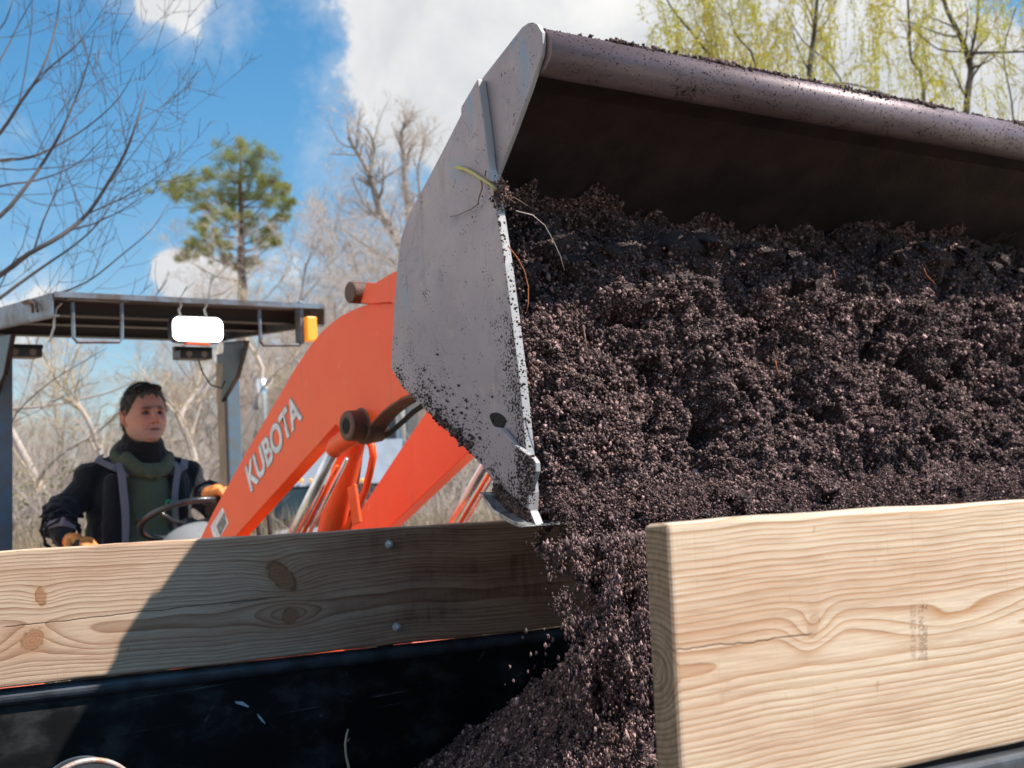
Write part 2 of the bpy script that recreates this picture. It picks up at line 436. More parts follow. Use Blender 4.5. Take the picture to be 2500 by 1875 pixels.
def steel_black():
    m, nt, b = newmat('black_steel'); co = tex_co(nt); X, Y, Z = sep(nt, co)
    st = noise(nt, comb(nt, X * 4, 0.0, Z * 120), 1.0, 4, .7); st2 = noise(nt, comb(nt, X * 26 + Z * 30, 0.0, Z * 34 - X * 18), 1.0, 3, .8); cl = noise(nt, comb(nt, X * 5, 0.0, Z * 8), 1.0, 5, .65)
    c = mixc(nt, cl.step(.46, .72) * .85, (.006, .0062, .006), (.066, .064, .062))
    for (ax, az, sc, th, am) in ((3, 60, 1.0, .66, .55), (40, 26, .9, .71, .5), (-34, 30, .8, .72, .5), (9, 130, 1.0, .70, .5)):
        ln = noise(nt, comb(nt, X * ax * .12 + Z * 1.0, 0.0, Z * az - X * (ax * .9)), sc, 2, .5).step(th, th + .05) * noise(nt, co, 6 + abs(ax) * .1, 4, .6).step(.46, .62)
        c = mixc(nt, ln * am, c, (.20, .195, .195))
    c = mixc(nt, (noise(nt, co, 16, 5, .7).step(.60, .70) * cl.step(.48, .6)) * .5, c, (.17, .15, .14))
    c = mixc(nt, st2.step(.74, .80) * cl.step(.45, .6) * .4, c, (.30, .24, .20))
    nt.links.new(c, b.inputs['Base Color']); nt.links.new((cl * .45 + .32).s, b.inputs['Roughness']); b.inputs['Specular IOR Level'].default_value = .22
    bump(nt, b, st + cl, .12, .003)
    return m
M_STEEL = steel_black()
M_RAIL = simple('rail_steel', (.022, .022, .023), .5, .1, .4, 14, .15, var2=(.07, .08, .10))

def bucket_metal(edge_a, edge_b, low_a, low_b, off):
    """worn bare steel; crumbs of soil cling along the front and lower edges"""
    m, nt, b = newmat('worn_steel'); co = tex_co(nt); X, Y, Z = sep(nt, co)
    big = noise(nt, co, 2.4, 5, .6); mid = noise(nt, co, 11, 6, .65); fine = noise(nt, co, 150, 3, .7)
    c = mixc(nt, big.step(.35, .68), (.25, .222, .25), (.35, .31, .325))
    c = mixc(nt, mid.step(.55, .75) * .6, c, (.44, .37, .34)); c = mixc(nt, mid.step(.25, .45) * -.8 + .8, c, (.15, .15, .185))
    c = mixc(nt, noise(nt, comb(nt, X, Y * 16, Z * 3.2), 1.0, 5, .7).step(.54, .72) * .4, c, (.17, .14, .15))
    for (a_, b_, sc_) in ((7, 2.2, 3.1), (-3, 5, 1.7), (5, -4, 9.3)):
        crv = Y * a_ + Z * b_ + noise(nt, co, 3.0 + sc_ * .2, 3, .5) * 1.9 + sc_; crv = (((crv * 1.1).fract() - .5) / .006).pw(2.0)
        c = mixc(nt, (crv * -1.0).exp() * noise(nt, co, sc_, 2).step(.55, .62) * .6, c, (.06, .05, .055))
    c = mixc(nt, noise(nt, co, 5.5, 5, .7).step(.60, .72) * .30, c, (.24, .13, .09))
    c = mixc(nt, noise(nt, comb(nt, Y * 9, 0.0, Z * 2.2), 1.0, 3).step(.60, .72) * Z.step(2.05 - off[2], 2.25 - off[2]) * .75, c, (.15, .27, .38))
    c = mixc(nt, fine.step(.60, .72) * .35, c, (.12, .10, .10))
    scr = noise(nt, comb(nt, Y * 40 + Z * 9, 0.0, Z * 5 - Y * 2), 1.0, 3, .8).step(.68, .74) * mid.step(.45, .6)
    c = mixc(nt, scr * .35, c, (.10, .09, .10))
    def dist(a, bb):
        ay, az, by, bz = a[1] - off[1], a[2] - off[2], bb[1] - off[1], bb[2] - off[2]
        L = math.hypot(by - ay, bz - az); ny, nz = (bz - az) / L, -(by - ay) / L
        return ((Y - ay) * ny + (Z - az) * nz).abs()
    wgt = (1.0 - dist(edge_a, edge_b).step(0, .085)) * (1.0 - Z.step(2.0 - off[2], 2.25 - off[2]))
    wgt = wgt.mx((1.0 - dist(low_a, low_b).step(0, .15)) * .80)
    dn = noise(nt, co, 190, 2, .6) + (noise(nt, co, 28, 4, .6) - .5) * .55
    geo = nt.nodes.new('ShaderNodeNewGeometry'); vt = nt.nodes.new('ShaderNodeVectorTransform'); vt.vector_type = 'NORMAL'; vt.convert_from = 'WORLD'; vt.convert_to = 'OBJECT'; nt.links.new(geo.outputs['True Normal'], vt.inputs[0]); nx = sep(nt, vt.outputs[0])[0].abs().step(.5, .8)
    dm = (dn + wgt * .185 * (nx * .9 + .1) - .5).step(.185, .215)
    c = mixc(nt, nx, (.44, .41, .40), c); dm = dm * nx
    c = mixc(nt, dm, c, (.018, .014, .014))
    nt.links.new(c, b.inputs['Base Color']); nt.links.new((mid * .3 + .36 + dm * .3).s, b.inputs['Roughness']); b.inputs['Metallic'].default_value = .25
    bump(nt, b, mid * .6 + fine * .25 + dm * .8, .35, .003)
    return m
def inner_steel():
    m, nt, b = newmat('soil_stained_steel'); co = tex_co(nt); X, Y, Z = sep(nt, co)
    a = noise(nt, co, 5, 6, .65); f = noise(nt, co, 120, 3, .7); s = noise(nt, comb(nt, X * 1.2, Y * 8, Z * 8), 1.0, 5, .6)
    c = mixc(nt, a.step(.3, .7), (.017, .010, .011), (.048, .028, .028)); c = mixc(nt, f.step(.6, .7) * .7, c, (.015, .012, .012)); c = mixc(nt, s.step(.6, .75) * .4, c, (.06, .03, .022))
    nt.links.new(c, b.inputs['Base Color']); b.inputs['Roughness'].default_value = .6; b.inputs['Metallic'].default_value = .2; bump(nt, b, f + a, .3, .004)
    return m
def tube_steel():
    m, nt, b = newmat('rolled_edge_steel'); co = tex_co(nt); X, Y, Z = sep(nt, co)
    a = noise(nt, comb(nt, X * 2, Y * 10, Z * 10), 1.0, 6, .65); f = noise(nt, co, 160, 3, .7); g = noise(nt, co, 14, 5, .7)
    c = mixc(nt, a.step(.3, .7), (.125, .082, .088), (.215, .155, .165)); c = mixc(nt, g.step(.58, .7) * .5, c, (.10, .055, .048))
    dm = (f + (g - .5) * .5).step(.60, .66); c = mixc(nt, dm, c, (.02, .015, .015))
    nt.links.new(c, b.inputs['Base Color']); nt.links.new((g * .3 + .32).s, b.inputs['Roughness']); b.inputs['Metallic'].default_value = .3; bump(nt, b, f * .3 + dm, .25, .003)
    return m

M_BARK = simple('grey_bark', (.26, .225, .20), .9, 0, .35, 5, .3)
M_TWIG = simple('pale_twigs', (.52, .43, .37), .9, 0, .2, 2.5, var2=(.40, .33, .29))
M_TWIG2 = simple('brown_twigs', (.42, .33, .28), .9, 0, .25, 2.5, var2=(.50, .43, .38))
M_TWIG3 = simple('tan_leafy_twigs', (.52, .39, .26), .9, 0, .25, 2.5, var2=(.42, .36, .24))
M_NEARB = simple('dark_bark', (.055, .050, .058), .85, 0, .4, 3, .3, var2=(.12, .10, .09))
M_WILB = simple('willow_bark', (.075, .062, .055), .9, 0, .4, 5, .3)
def leafm(name, c1, c2, tr=.35, sc=.8):
    m, nt, b = newmat(name); co = tex_co(nt); n = noise(nt, co, sc, 3); n2 = noise(nt, co, sc * 25, 2)
    c = mixc(nt, n.step(.35, .65), c1, c2); c = mixc(nt, n2.step(.3, .7) * .5, c, tuple(x * .55 for x in c1))
    nt.links.new(c, b.inputs['Base Color']); b.inputs['Roughness'].default_value = .6
    t = nt.nodes.new('ShaderNodeBsdfTranslucent'); nt.links.new(c, t.inputs[0]); ms = nt.nodes.new('ShaderNodeMixShader'); ms.inputs[0].default_value = tr
    out = nt.nodes['Material Output']; nt.links.new(b.outputs[0], ms.inputs[1]); nt.links.new(t.outputs[0], ms.inputs[2]); nt.links.new(ms.outputs[0], out.inputs[0])
    return m
M_WILL = leafm('willow_leaf', (.58, .58, .06), (.64, .50, .05), .5)
M_PINE = leafm('pine_needle', (.24, .27, .06), (.44, .41, .11), .25, .5)
M_GRN = leafm('shrub_leaf', (.16, .19, .06), (.24, .25, .08), .35)
M_REED = leafm('dry_grass', (.52, .39, .26), (.42, .32, .19), .3)

# ------------------------------------------------------------------ ground
def ground():
    m, nt, b = newmat('ground'); co = tex_co(nt); n = noise(nt, co, .35, 6, .6); n2 = noise(nt, co, 9, 5, .7)
    c = mixc(nt, n.step(.4, .62), (.40, .33, .24), (.30, .26, .17)); c = mixc(nt, n2.step(.4, .7) * .6, c, (.25, .20, .14))
    nt.links.new(c, b.inputs['Base Color']); b.inputs['Roughness'].default_value = .95; bump(nt, b, n2, .6, .04)
    xs = np.concatenate([np.linspace(-900, -60, 12), np.linspace(-50, 50, 60), np.linspace(60, 900, 12)]); ys = np.concatenate([np.linspace(-300, -20, 6), np.linspace(-10, 80, 60), np.linspace(90, 1500, 14)])
    X, Y = np.meshgrid(xs, ys, indexing='ij'); P = np.stack([X, Y, X * 0], -1); Z = fbm(P, .07, 3) * .25 * np.clip((np.hypot(X, Y) - 8) / 10, 0, 1)
    P[..., 2] = Z; nx, ny = X.shape; idx = np.arange(nx * ny).reshape(nx, ny)
    q = np.stack([idx[:-1, :-1], idx[1:, :-1], idx[1:, 1:], idx[:-1, 1:]], -1).reshape(-1, 4)
    o = link('ground', np_mesh('ground', P.reshape(-1, 3), [q]), m, None, True); tag(o, kind='structure')
ground()

# ================================================================== TRAILER (frame turned 33 degrees)
PT = R(33)
NB, FB = 1.08, 3.06          # near board outer face, far board inner face
def T(px, py, n): return loc(px, py, PT, 1, n)
near_top = T(1645, 1276, NB).z; uL = T(1645, 1575, NB).x
far_top = T(0, 1345, FB).z; uF0 = T(0, 1345, FB).x
BH = .286; TH = .039
trailer = thing('dump_trailer', (.9, 2.07, 0), PT, 'black steel dump trailer with raw pine boards raised above its side walls', 'trailer')
toff = OFF['dump_trailer']
far_bot = T(0, 1681, FB).z; far_h = far_top - far_bot; near_bot = T(2350, 1843, NB).z; near_h = near_top - near_bot
print('boards', near_h, far_h, near_top, far_top, uL)
def board(name, u0, u1, n0, n1, z0, z1, mat, label):
    mb = MB(); N = 60; vs = []
    rng = random.Random(name); vs = []
    # long box with slightly wavy edges
    sec = [(n0, z0), (n1, z0), (n1, z1), (n0, z1)]
    for i in range(N + 1):
        u = u0 + (u1 - u0) * i / N
        for j, (n, z) in enumerate(sec):
            w = .0012 * math.sin(u * 9 + j * 2) + .0008 * math.sin(u * 31 + j)
            vs.append((u, n, z + w))
    fs = [(0, 1, 2, 3), tuple(N * 4 + k for k in (3, 2, 1, 0))]
    for i in range(N):
        for k in range(4): fs.append((i * 4 + k, (i + 1) * 4 + k, (i + 1) * 4 + (k + 1) % 4, i * 4 + (k + 1) % 4))
    mb.add(vs, fs); o = mb.build(name, mat, trailer, bevel=.006, seg=3); o['label'] = label
    return o
def rel(px, py, n, cen):
    p = T(px, py, n); return p.x - cen[0], p.z - cen[2]
# near board
nc = Vector((uL + 1.0, NB + TH / 2, (near_top + near_bot) / 2)); rn = [rel(*q, NB, nc) for q in ((1985, 1530), (2350, 1500), (2060, 1570), (1640, 1590), (1990, 1545))]
wn_mat = wood('near_board_wood', nc - toff, ring=.0058, pith=(.012, -.002), bumps=[(rn[0][0], rn[0][1], .030, .020, .014, .3), (rn[1][0], rn[1][1], .10, .018, .013, .04), (rn[1][0] + .35, rn[1][1] + .01, .12, .03, -.01, 0)],
              cracks=[(rn[3][0], rn[3][1], rn[4][0], rn[4][1], .0009, .5)], knots=[(rn[0][0], rn[0][1], .008, .013, -.5, .35)], pale=(.70, .56, .425), late=(.44, .20, .07), seed=3.7, lw=1.0)
board('side_board', uL, uL + 2.9, NB, NB + TH, near_bot, near_top, wn_mat, 'pale fresh pine board nearest the viewer with weathered grey end grain')
# far board
fc = Vector((T(670, 1400, FB).x, FB + TH / 2, (far_top + far_bot) / 2)); kf = lambda x, y: rel(x, y, FB, fc)
k1, k2, k3, k4 = kf(688, 1408), kf(710, 1503), kf(100, 1457), kf(80, 1562); c0, c1 = kf(0, 1533), kf(670, 1458)
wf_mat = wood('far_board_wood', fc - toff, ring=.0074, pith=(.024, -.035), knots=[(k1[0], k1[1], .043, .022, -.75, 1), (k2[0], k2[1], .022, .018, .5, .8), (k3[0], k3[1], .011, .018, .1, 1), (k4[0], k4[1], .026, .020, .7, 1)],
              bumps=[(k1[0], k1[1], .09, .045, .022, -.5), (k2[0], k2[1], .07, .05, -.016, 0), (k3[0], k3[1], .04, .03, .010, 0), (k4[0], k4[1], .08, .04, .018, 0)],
              cracks=[(c0[0], c0[1], c1[0], c1[1], .0011, .9), (kf(560, 1475)[0], kf(560, 1475)[1], kf(700, 1455)[0], kf(700, 1455)[1], .0009, .7)], stain_shade=True, pale=(.69, .50, .355), late=(.30, .145, .075), seed=11.2, lw=1.0)
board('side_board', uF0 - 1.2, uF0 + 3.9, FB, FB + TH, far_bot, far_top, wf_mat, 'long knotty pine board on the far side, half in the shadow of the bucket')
fb = [o for o in trailer.children if o.name.startswith('side_board')][1]
for (bx, by) in ((949, 1329), (967, 1531)):
    p = T(bx, by, FB); mb = MB()
    mb.lathe(p, [(-.003, .0105), (-.001, .0105)], (0, 1, 0), 24)
    mb.lathe(p, [(-.010, .0078), (-.004, .0085)], (0, 1, 0), 6); mb.lathe(p, [(-.014, .0042), (-.010, .0046)], (0, 1, 0), 14)
    mb.build('bolt', M_BOLT, fb, bevel=.0008)
# steel body: far wall, near wall, floor, rails, end walls
U0t, U1t, FLOOR = uF0 - 1.3, uF0 + 4.2, .74
mb = MB(); mb.box(((U0t + U1t) / 2, FB + .03, (FLOOR + far_bot - .02) / 2), (U1t - U0t, .012, far_bot - .02 - FLOOR)); mb.build('side_wall', M_STEEL, trailer)
mb = MB(); mb.tube([(U0t, FB + .028, far_bot - .0225), (U1t, FB + .028, far_bot - .0225)], .019, 20); mb.box(((U0t + U1t) / 2, FB + .05, far_bot - .046), (U1t - U0t, .03, .05)); mb.build('top_rail', M_RAIL, trailer, smooth=False, bevel=.002)
mb = MB(); mb.box(((U0t + U1t) / 2, NB + .055, (FLOOR + near_bot - .05) / 2), (U1t - U0t, .008, near_bot - .05 - FLOOR)); mb.build('side_wall', M_STEEL, trailer)
mb = MB(); mb.box(((U0t + U1t) / 2, NB + .022, near_bot - .032), (U1t - U0t, .074, .050)); mb.build('top_rail', M_RAIL, trailer, bevel=.009, seg=4)
mb = MB(); mb.box(((U0t + U1t) / 2, (NB + FB) / 2 + .04, FLOOR - .006), (U1t - U0t, FB - NB + .02, .012)); mb.build('bed_floor', M_STEEL, trailer)
for uu, zz in ((U0t - .006, far_bot - .05), (U1t + .006, far_bot - .05)):
    mb = MB(); mb.box((uu, (NB + FB) / 2 + .04, (FLOOR + zz) / 2), (.012, FB - NB + .02, zz - FLOOR)); mb.build('end_wall', M_STEEL, trailer)
mb = MB()
for nn in (NB + .5, FB - .4): mb.box(((U0t + U1t) / 2, nn, FLOOR - .10), (U1t - U0t, .08, .16))
for i in range(9): mb.box((U0t + .3 + i * .6, (NB + FB) / 2 + .04, FLOOR - .05), (.06, FB - NB, .07))
mb.build('chassis', M_BLACKP, trailer, bevel=.004)
# stakes outside the far wall that carry the far board
for i in range(5):
    mb = MB(); uu = T(955, 1430, FB).x + (i - 2) * 1.05
    mb.box((uu, FB + TH + .022, (FLOOR + far_top - .03) / 2 + .1), (.045, .040, far_top - .03 - FLOOR - .2)); mb.build('stake', M_BLACKP, trailer, bevel=.003)
def wheel(parent, c, rad, w, axis=(0, 1, 0), rim=M_WHITEM, lugs=0):
    mb = MB(); c = Vector(c)
    mb.lathe(c, [(-w / 2, rad * .62), (-w / 2, rad * .88), (-w * .4, rad * .97), (-w * .15, rad), (w * .15, rad), (w * .4, rad * .97), (w / 2, rad * .88), (w / 2, rad * .62)], axis, 48)
    if lugs:
        ax = Vector(axis)
        for k in range(lugs):
            a = 2 * PI * k / lugs; q = Matrix.Rotation(a, 3, ax); o_ = q @ Vector((0, 0, rad * 1.0))
            for sgn in (-1, 1):
                mb.box(c + o_ + ax * sgn * w * .22, (w * .46, rad * .07, rad * .07), q @ Matrix.Rotation(sgn * .5, 3, 'Z'))
    ty = mb.build('tyre', M_RUBBER, parent, bevel=.004)
    mb = MB(); mb.lathe(c, [(-w * .42, rad * .15), (-w * .42, rad * .3), (-w * .25, rad * .55), (-w * .45, rad * .63), (w * .45, rad * .63), (w * .25, rad * .55), (w * .42, rad * .3), (w * .42, rad * .15)], axis, 40)
    mb.build('rim', rim, ty, smooth=False)
for uu in (uF0 + 1.1, uF0 + 2.0):
    for nn in (NB - .16, FB + .26): wheel(trailer, (uu, nn, .37), .37, .22)

# ================================================================== TRACTOR WITH LOADER (frame turned 37 degrees)
PK = R(37)
def K(px, py, u): return loc(px, py, PK, 0, u)
def KN(px, py, n): return loc(px, py, PK, 1, n)
CU = 2.63
tractor = thing('loader_tractor', (CU, 5.3, 0), PK, 'orange front loader tractor tipping its worn steel bucket over the trailer', 'tractor')
tko = OFF['loader_tractor']
CL, CR = 1.75, 4.34           # bucket side plates
over_px = [(1166, 192), (1125, 262), (1125, 280), (1076, 376), (1018, 486), (998, 521), (978, 584), (970, 646), (962, 740), (954, 899), (981, 945), (1154, 1114), (1180, 1140), (1204, 1178), (1204, 1203), (1234, 1247), (1267, 1268), (1292, 1281), (1309, 1285),
           (1294, 1247), (1296, 1202), (1284, 1093), (1265, 899), (1233, 647), (1206, 470), (1192, 404), (1181, 300)]
over = [K(x, y, CL - .02) for x, y in over_px]
wing_px = [(1150, 218), (1174, 192), (1272, 66), (1288, 55), (1300, 54), (1309, 59), (1321, 78), (1323, 105), (1319, 137), (1292, 219), (1253, 325), (1213, 427), (1206, 460), (1170, 420), (1120, 330)]
wing = [K(x, y, CL) for x, y in wing_px]
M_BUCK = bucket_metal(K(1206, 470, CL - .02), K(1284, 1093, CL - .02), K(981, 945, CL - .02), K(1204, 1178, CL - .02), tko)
M_TUBE = tube_steel(); M_INNER = inner_steel()
# back and floor sheet: follow the plate's rear outline
prof_px = [(1250, 95), (1174, 192), (1125, 280), (1076, 376), (1018, 486), (998, 521), (978, 584), (970, 646), (962, 740), (954, 899), (981, 945), (1154, 1114), (1207, 1175), (1310, 1283)]
prof = [K(x, y, CL) for x, y in prof_px]; prof = [(p.y, p.z) for p in prof]
def inward(pr, t):
    out = []
    for i, (a, b) in enumerate(pr):
        p0, p1 = pr[max(i - 1, 0)], pr[min(i + 1, len(pr) - 1)]; dx, dz = p1[0] - p0[0], p1[1] - p0[1]; L = math.hypot(dx, dz); out.append((a + dz / L * t, b - dx / L * t))
    return out
inn = inward(prof, .010)
if (inn[7][0] > prof[7][0]): inn = inward(prof, -.010)
mb = MB(); sec = prof + inn[::-1]; mb.prism([(CL, a, b) for a, b in sec], 0, CL + .006, CR - .006)
bucket = mb.build('bucket', M_INNER, tractor, bevel=.0015); bucket['label'] = 'wide worn steel bucket, tipped forward and full of dark soil'
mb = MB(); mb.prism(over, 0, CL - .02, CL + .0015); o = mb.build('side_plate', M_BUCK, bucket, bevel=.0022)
mb = MB(); mb.prism(wing, 0, CL + .002, CL + .012); mb.build('wing_plate', M_BUCK, bucket, bevel=.0018)
# the far side
dR = Vector((CR - CL, 0, 0))
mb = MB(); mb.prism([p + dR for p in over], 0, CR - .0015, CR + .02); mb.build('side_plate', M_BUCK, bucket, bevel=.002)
mb = MB(); mb.prism([p + dR for p in wing], 0, CR - .012, CR - .002); mb.build('wing_plate', M_BUCK, bucket, bevel=.002)
# rolled top edge
tc = K(1299, 124, CL); TR = .0475
mb = MB(); mb.lathe((CL + .013, tc.y, tc.z), [(0, TR), (CR - CL - .026, TR)], (1, 0, 0), 48); o = mb.build('rolled_edge', M_TUBE, bucket)
o.data.polygons.foreach_set('use_smooth', np.array([len(p.vertices) == 4 for p in o.data.polygons]))
# lip cheek (thicker wear plate) and cutting edge
cheek_px = [(1204, 1042), (1228, 1046), (1261, 1086), (1284, 1104), (1300, 1114), (1311, 1128), (1312, 1151), (1303, 1180), (1294, 1204), (1293, 1246), (1254, 1206), (1221, 1167), (1207, 1173), (1180, 1140), (1184, 1108), (1196, 1066)]
mb = MB(); mb.prism([K(x, y, CL - .03) for x, y in cheek_px], 0, CL - .034, CL - .0205); mb.build('wear_plate', M_BUCK, bucket, bevel=.003, seg=3)
M_EDGE = simple('bright_cutting_edge', (.42, .41, .40), .35, .6, .2, 40, .3, var2=(.10, .09, .09))
mb = MB(); lip = [K(x, y, CL - .02) for x, y in ((1203, 1200), (1234, 1249), (1267, 1270), (1292, 1283), (1310, 1287), (1312, 1283), (1240, 1243), (1212, 1206))]
mb.prism(lip, 0, CL - .055, CR + .055); mb.build('cutting_edge', M_EDGE, bucket, bevel=.001)
# dark hole in the side plate
hp = K(1216, 1026, CL - .0202); mb = MB(); pts = []
for k in range(20):
    a = 2 * PI * k / 20; pts.append((0, hp.y + .026 * math.cos(a) * (1 + .1 * math.sin(3 * a)), hp.z + .0155 * math.sin(a) + .006 * math.cos(a)))
M_HOLE = simple('packed_dirt', (.014, .011, .011), .9, 0, .3, 90, .9)
mb.prism(pts, 0, CL - .0222, CL - .0195); mb.build('dirt_filled_hole', M_HOLE, bucket)

# ---- loader arms
A1, A2, AT = 2.28, 2.93, .055
arm_px = [(440, 1400), (489, 1314), (522, 1246), (597, 1111), (672, 981), (720, 899), (759, 841), (783, 812), (807, 790), (832, 771), (860, 757), (884, 747), (908, 741), (935, 738), (961, 739), (1000, 744), (1040, 765), (1085, 805), (1120, 860),
          (1140, 930), (1110, 990), (1075, 985), (1040, 958), (1000, 964), (980, 972), (955, 988), (935, 1004), (920, 1020), (903, 1041), (890, 1055), (870, 1066), (841, 1060), (820, 1036), (571, 1314), (500, 1395)]
armp = [K(x, y, A1) for x, y in arm_px]
boss = K(841, 1040, A1 - .06)
text_done = None
def put_text(s, name, mat, parent, origin, xdir, ydir, size, off=0.0, depth=.0006, sx=1.0, shear=0.0, sp=1.0, nrm=None):
    cu = D.curves.new(name, 'FONT'); cu.body = s; cu.size = 1; cu.offset = off; cu.shear = shear; cu.space_character = sp; cu.fill_mode = 'BOTH'; cu.resolution_u = 6
    tmp = D.objects.new(name, cu); COL.objects.link(tmp); dg = bpy.context.evaluated_depsgraph_get(); me = D.meshes.new_from_object(tmp.evaluated_get(dg)); D.objects.remove(tmp); me.name = name
    n = len(me.vertices); co = np.empty(n * 3, np.float32); me.vertices.foreach_get('co', co); co = co.reshape(-1, 3)
    w = co[:, 0].max() - co[:, 0].min(); x = (co[:, 0] - co[:, 0].min()) * sx; y = co[:, 1]
    of = off_of(parent); P = np.array(origin)[None] + x[:, None] * np.array(xdir)[None] * size + y[:, None] * np.array(ydir)[None] * size + np.array(nrm)[None] * depth - np.array(of)[None]
    me.vertices.foreach_set('co', P.astype(np.float32).ravel()); me.update()
    return link(name, me, mat, parent), w
def loader_arm(u, first):
    mb = MB(); pts = [Vector((u, p.y, p.z)) for p in armp]; mb.prism(pts, 0, u, u + AT)
    arm = mb.build('loader_arm', M_OR, tractor, bevel=.003)
    # rusty underside strip of the knee
    kn = [K(x, y, A1) for x, y in ((1075, 986), (1040, 959), (1000, 965), (980, 973), (955, 989), (935, 1005), (920, 1021), (903, 1042), (890, 1056), (872, 1068))]
    lo = [p + Vector((0, .003, -.007)) for p in kn]
    mb = MB(); n = len(kn)
    for i in range(n - 1):
        a, b_, c, d = kn[i], kn[i + 1], lo[i + 1], lo[i]; mb.prism([(0, q.y, q.z) for q in (a, b_, c, d)], 0, u - .004, u + AT + .004)
    mb.build('wear_strip', M_GREASE, arm)
    # pivot boss
    mb = MB(); b = Vector((u - .055, boss.y, boss.z)); mb.lathe(b, [(0, .018), (.0, .040), (.004, .047), (.05, .050), (.056, .058), (.075, .058), (AT + .07, .05)], (1, 0, 0), 36)
    ps = mb.build('pivot_boss', M_GREASE, arm, bevel=.002)
    mb = MB(); mb.lathe(b, [(-.002, .010), (-.004, .014), (.003, .034)], (1, 0, 0), 24); mb.build('pin', M_HOLE, ps)
    # lift cylinder: chrome rod and orange barrel, from the boss down to the tractor frame
    r0 = K(818, 1094, A1 + .02); r1 = K(680, 1375, A1 + .02); dv = (r1 - r0)
    sh = Vector((u - A1, 0, 0))
    mb = MB(); mb.tube([Vector((u + .0, boss.y + .0, boss.z - .01)), r0 + sh + dv * -.02, r0 + sh + dv * .03], [.036, .030, .027], 20); mb.build('rod_eye', M_OR, arm, smooth=False)
    mb = MB(); mb.tube([r0 + sh, r1 + sh], .0195, 24); mb.build('cylinder_rod', M_CHROME, arm, smooth=True)
    q = Vector((.045, .02, -.01)); mb = MB(); mb.tube([r0 + sh + q + dv * .12, r1 + sh + q], .007, 12); mb.build('hydraulic_pipe', M_OR, arm, smooth=True)
    mb = MB(); q2 = Vector((.066, .02, -.015)); mb.tube([r0 + sh + q2 + dv * .05, r1 + sh + q2], .007, 12); mb.build('hydraulic_pipe', M_CHROME, arm, smooth=True)
    return arm
arm1 = loader_arm(A1, True); arm1['label'] = 'orange loader arm with white lettering in front of the driver'
arm2 = loader_arm(A2, False); arm2['label'] = 'second orange loader arm, plain, on the far side below the bucket'
# the tilt linkage above the knee of the near arm
c = K(897, 716, A1 + .03); mb = MB(); mb.lathe((A1 - .035, c.y, c.z), [(0, .012), (0, .030), (.003, .034), (.12, .034)], (1, 0, 0), 30); mb.build('tilt_pin', M_GREASE, arm1, bevel=.002)
lk = [K(x, y, A1) for x, y in ((905, 690), (925, 692), (965, 668), (1060, 625), (1080, 700), (1010, 760), (962, 738), (915, 742), (890, 740))]
mb = MB(); mb.prism(lk, 0, A1 + .03, A1 + .05); mb.prism([(p.x, p.y, p.z) for p in lk], 0, A1 - .015, A1 - .005)
tp = [K(x, y, A1) for x, y in ((925, 692), (965, 668), (1060, 625), (1062, 632), (967, 675), (927, 700))]; mb.prism(tp, 0, A1 - .004, A1 + .029); mb.build('tilt_link', M_OR, arm1, bevel=.002)
# big tilt barrel, hoses
mb = MB(); mb.tube([K(858, 1085, A1 + .19), K(800, 1330, A1 + .19), K(780, 1400, A1 + .19)], .047, 28); mb.lathe(K(858, 1085, A1 + .19), [(-.06, .03), (-.06, .045), (.03, .047)], (K(858, 1085, A1 + .19) - K(800, 1330, A1 + .19)), 28); mb.build('tilt_cylinder', M_OR, tractor, smooth=False, bevel=.002)
mb = MB(); mb.box(K(866, 1232, A1 + .15), (.012, .05, .13), Matrix.Rotation(-.2, 3, 'X')); mb.build('cylinder_bracket', M_OR, tractor, bevel=.003)
mb = MB(); mb.tube([K(x, y, A1 + .22) for x, y in ((880, 1060), (896, 1068), (908, 1090), (911, 1115), (904, 1150), (893, 1195), (874, 1240), (858, 1270), (835, 1320), (815, 1380))], .013, 14); mb.build('steel_oil_line', M_OR, tractor, smooth=True)
mb = MB(); mb.tube([K(x, y, A1 + .24) for x, y in ((886, 1072), (880, 1100), (872, 1160), (862, 1230), (852, 1290), (842, 1380))], .011, 12); mb.build('hydraulic_hose', M_GREASE, tractor, smooth=True)
mb = MB(); mb.tube([K(x, y, A1 + .07) for x, y in ((872, 1072), (905, 1072), (930, 1070), (955, 1055), (985, 1028), (1010, 1005), (1040, 985), (1080, 960))], .0085, 12); mb.build('hydraulic_hose', M_RUBBER, tractor, smooth=True)
for xs in ((633, 1290), (660, 1250)):
    mb = MB(); mb.tube([K(xs[0] - 8, xs[1] - 50, A1 + .3), K(xs[0], 1310, A1 + .3), K(xs[0] + 4, 1390, A1 + .3)], .009, 12); mb.build('lever_hose', M_RUBBER, tractor, smooth=True)
# lettering along the near arm
o_ = K(613, 1200, A1); e_ = K(735, 1021, A1); t_ = K(599, 1143, A1)
xd = (e_ - o_); Lx = xd.length; xd.normalize(); yd = (t_ - o_); Ly = yd.length
nrm = Vector((-1, 0, 0)); yperp = yd - xd * yd.dot(xd); hgt = yperp.length; yperp.normalize(); skew = yd.dot(xd) / hgt
sz = hgt / .70; yv = yperp + xd * skew
_, w0 = put_text('KUBOTA', 'tmp_text', M_WHITE, arm1, o_, xd, yv, sz, nrm=nrm); D.objects.remove(_)
sxx = Lx / (w0 * sz)
lt, _w = put_text('KUBOTA', 'lettering', M_GREYV, arm1, o_, xd, yv, sz, off=.055, depth=.0012, sx=sxx, nrm=nrm)
lt2, _w = put_text('KUBOTA', 'lettering', M_WHITE, arm1, o_, xd, yv, sz, off=.028, depth=.0020, sx=sxx, nrm=nrm)
mb = MB(); mb.prism([K(x, y, A1) for x, y in ((544, 1238), (558, 1277), (537, 1312), (523, 1316), (514, 1286))], 0, A1 - .0008, A1 - .0001); dec = mb.build('safety_decal', M_WHITE, arm1)
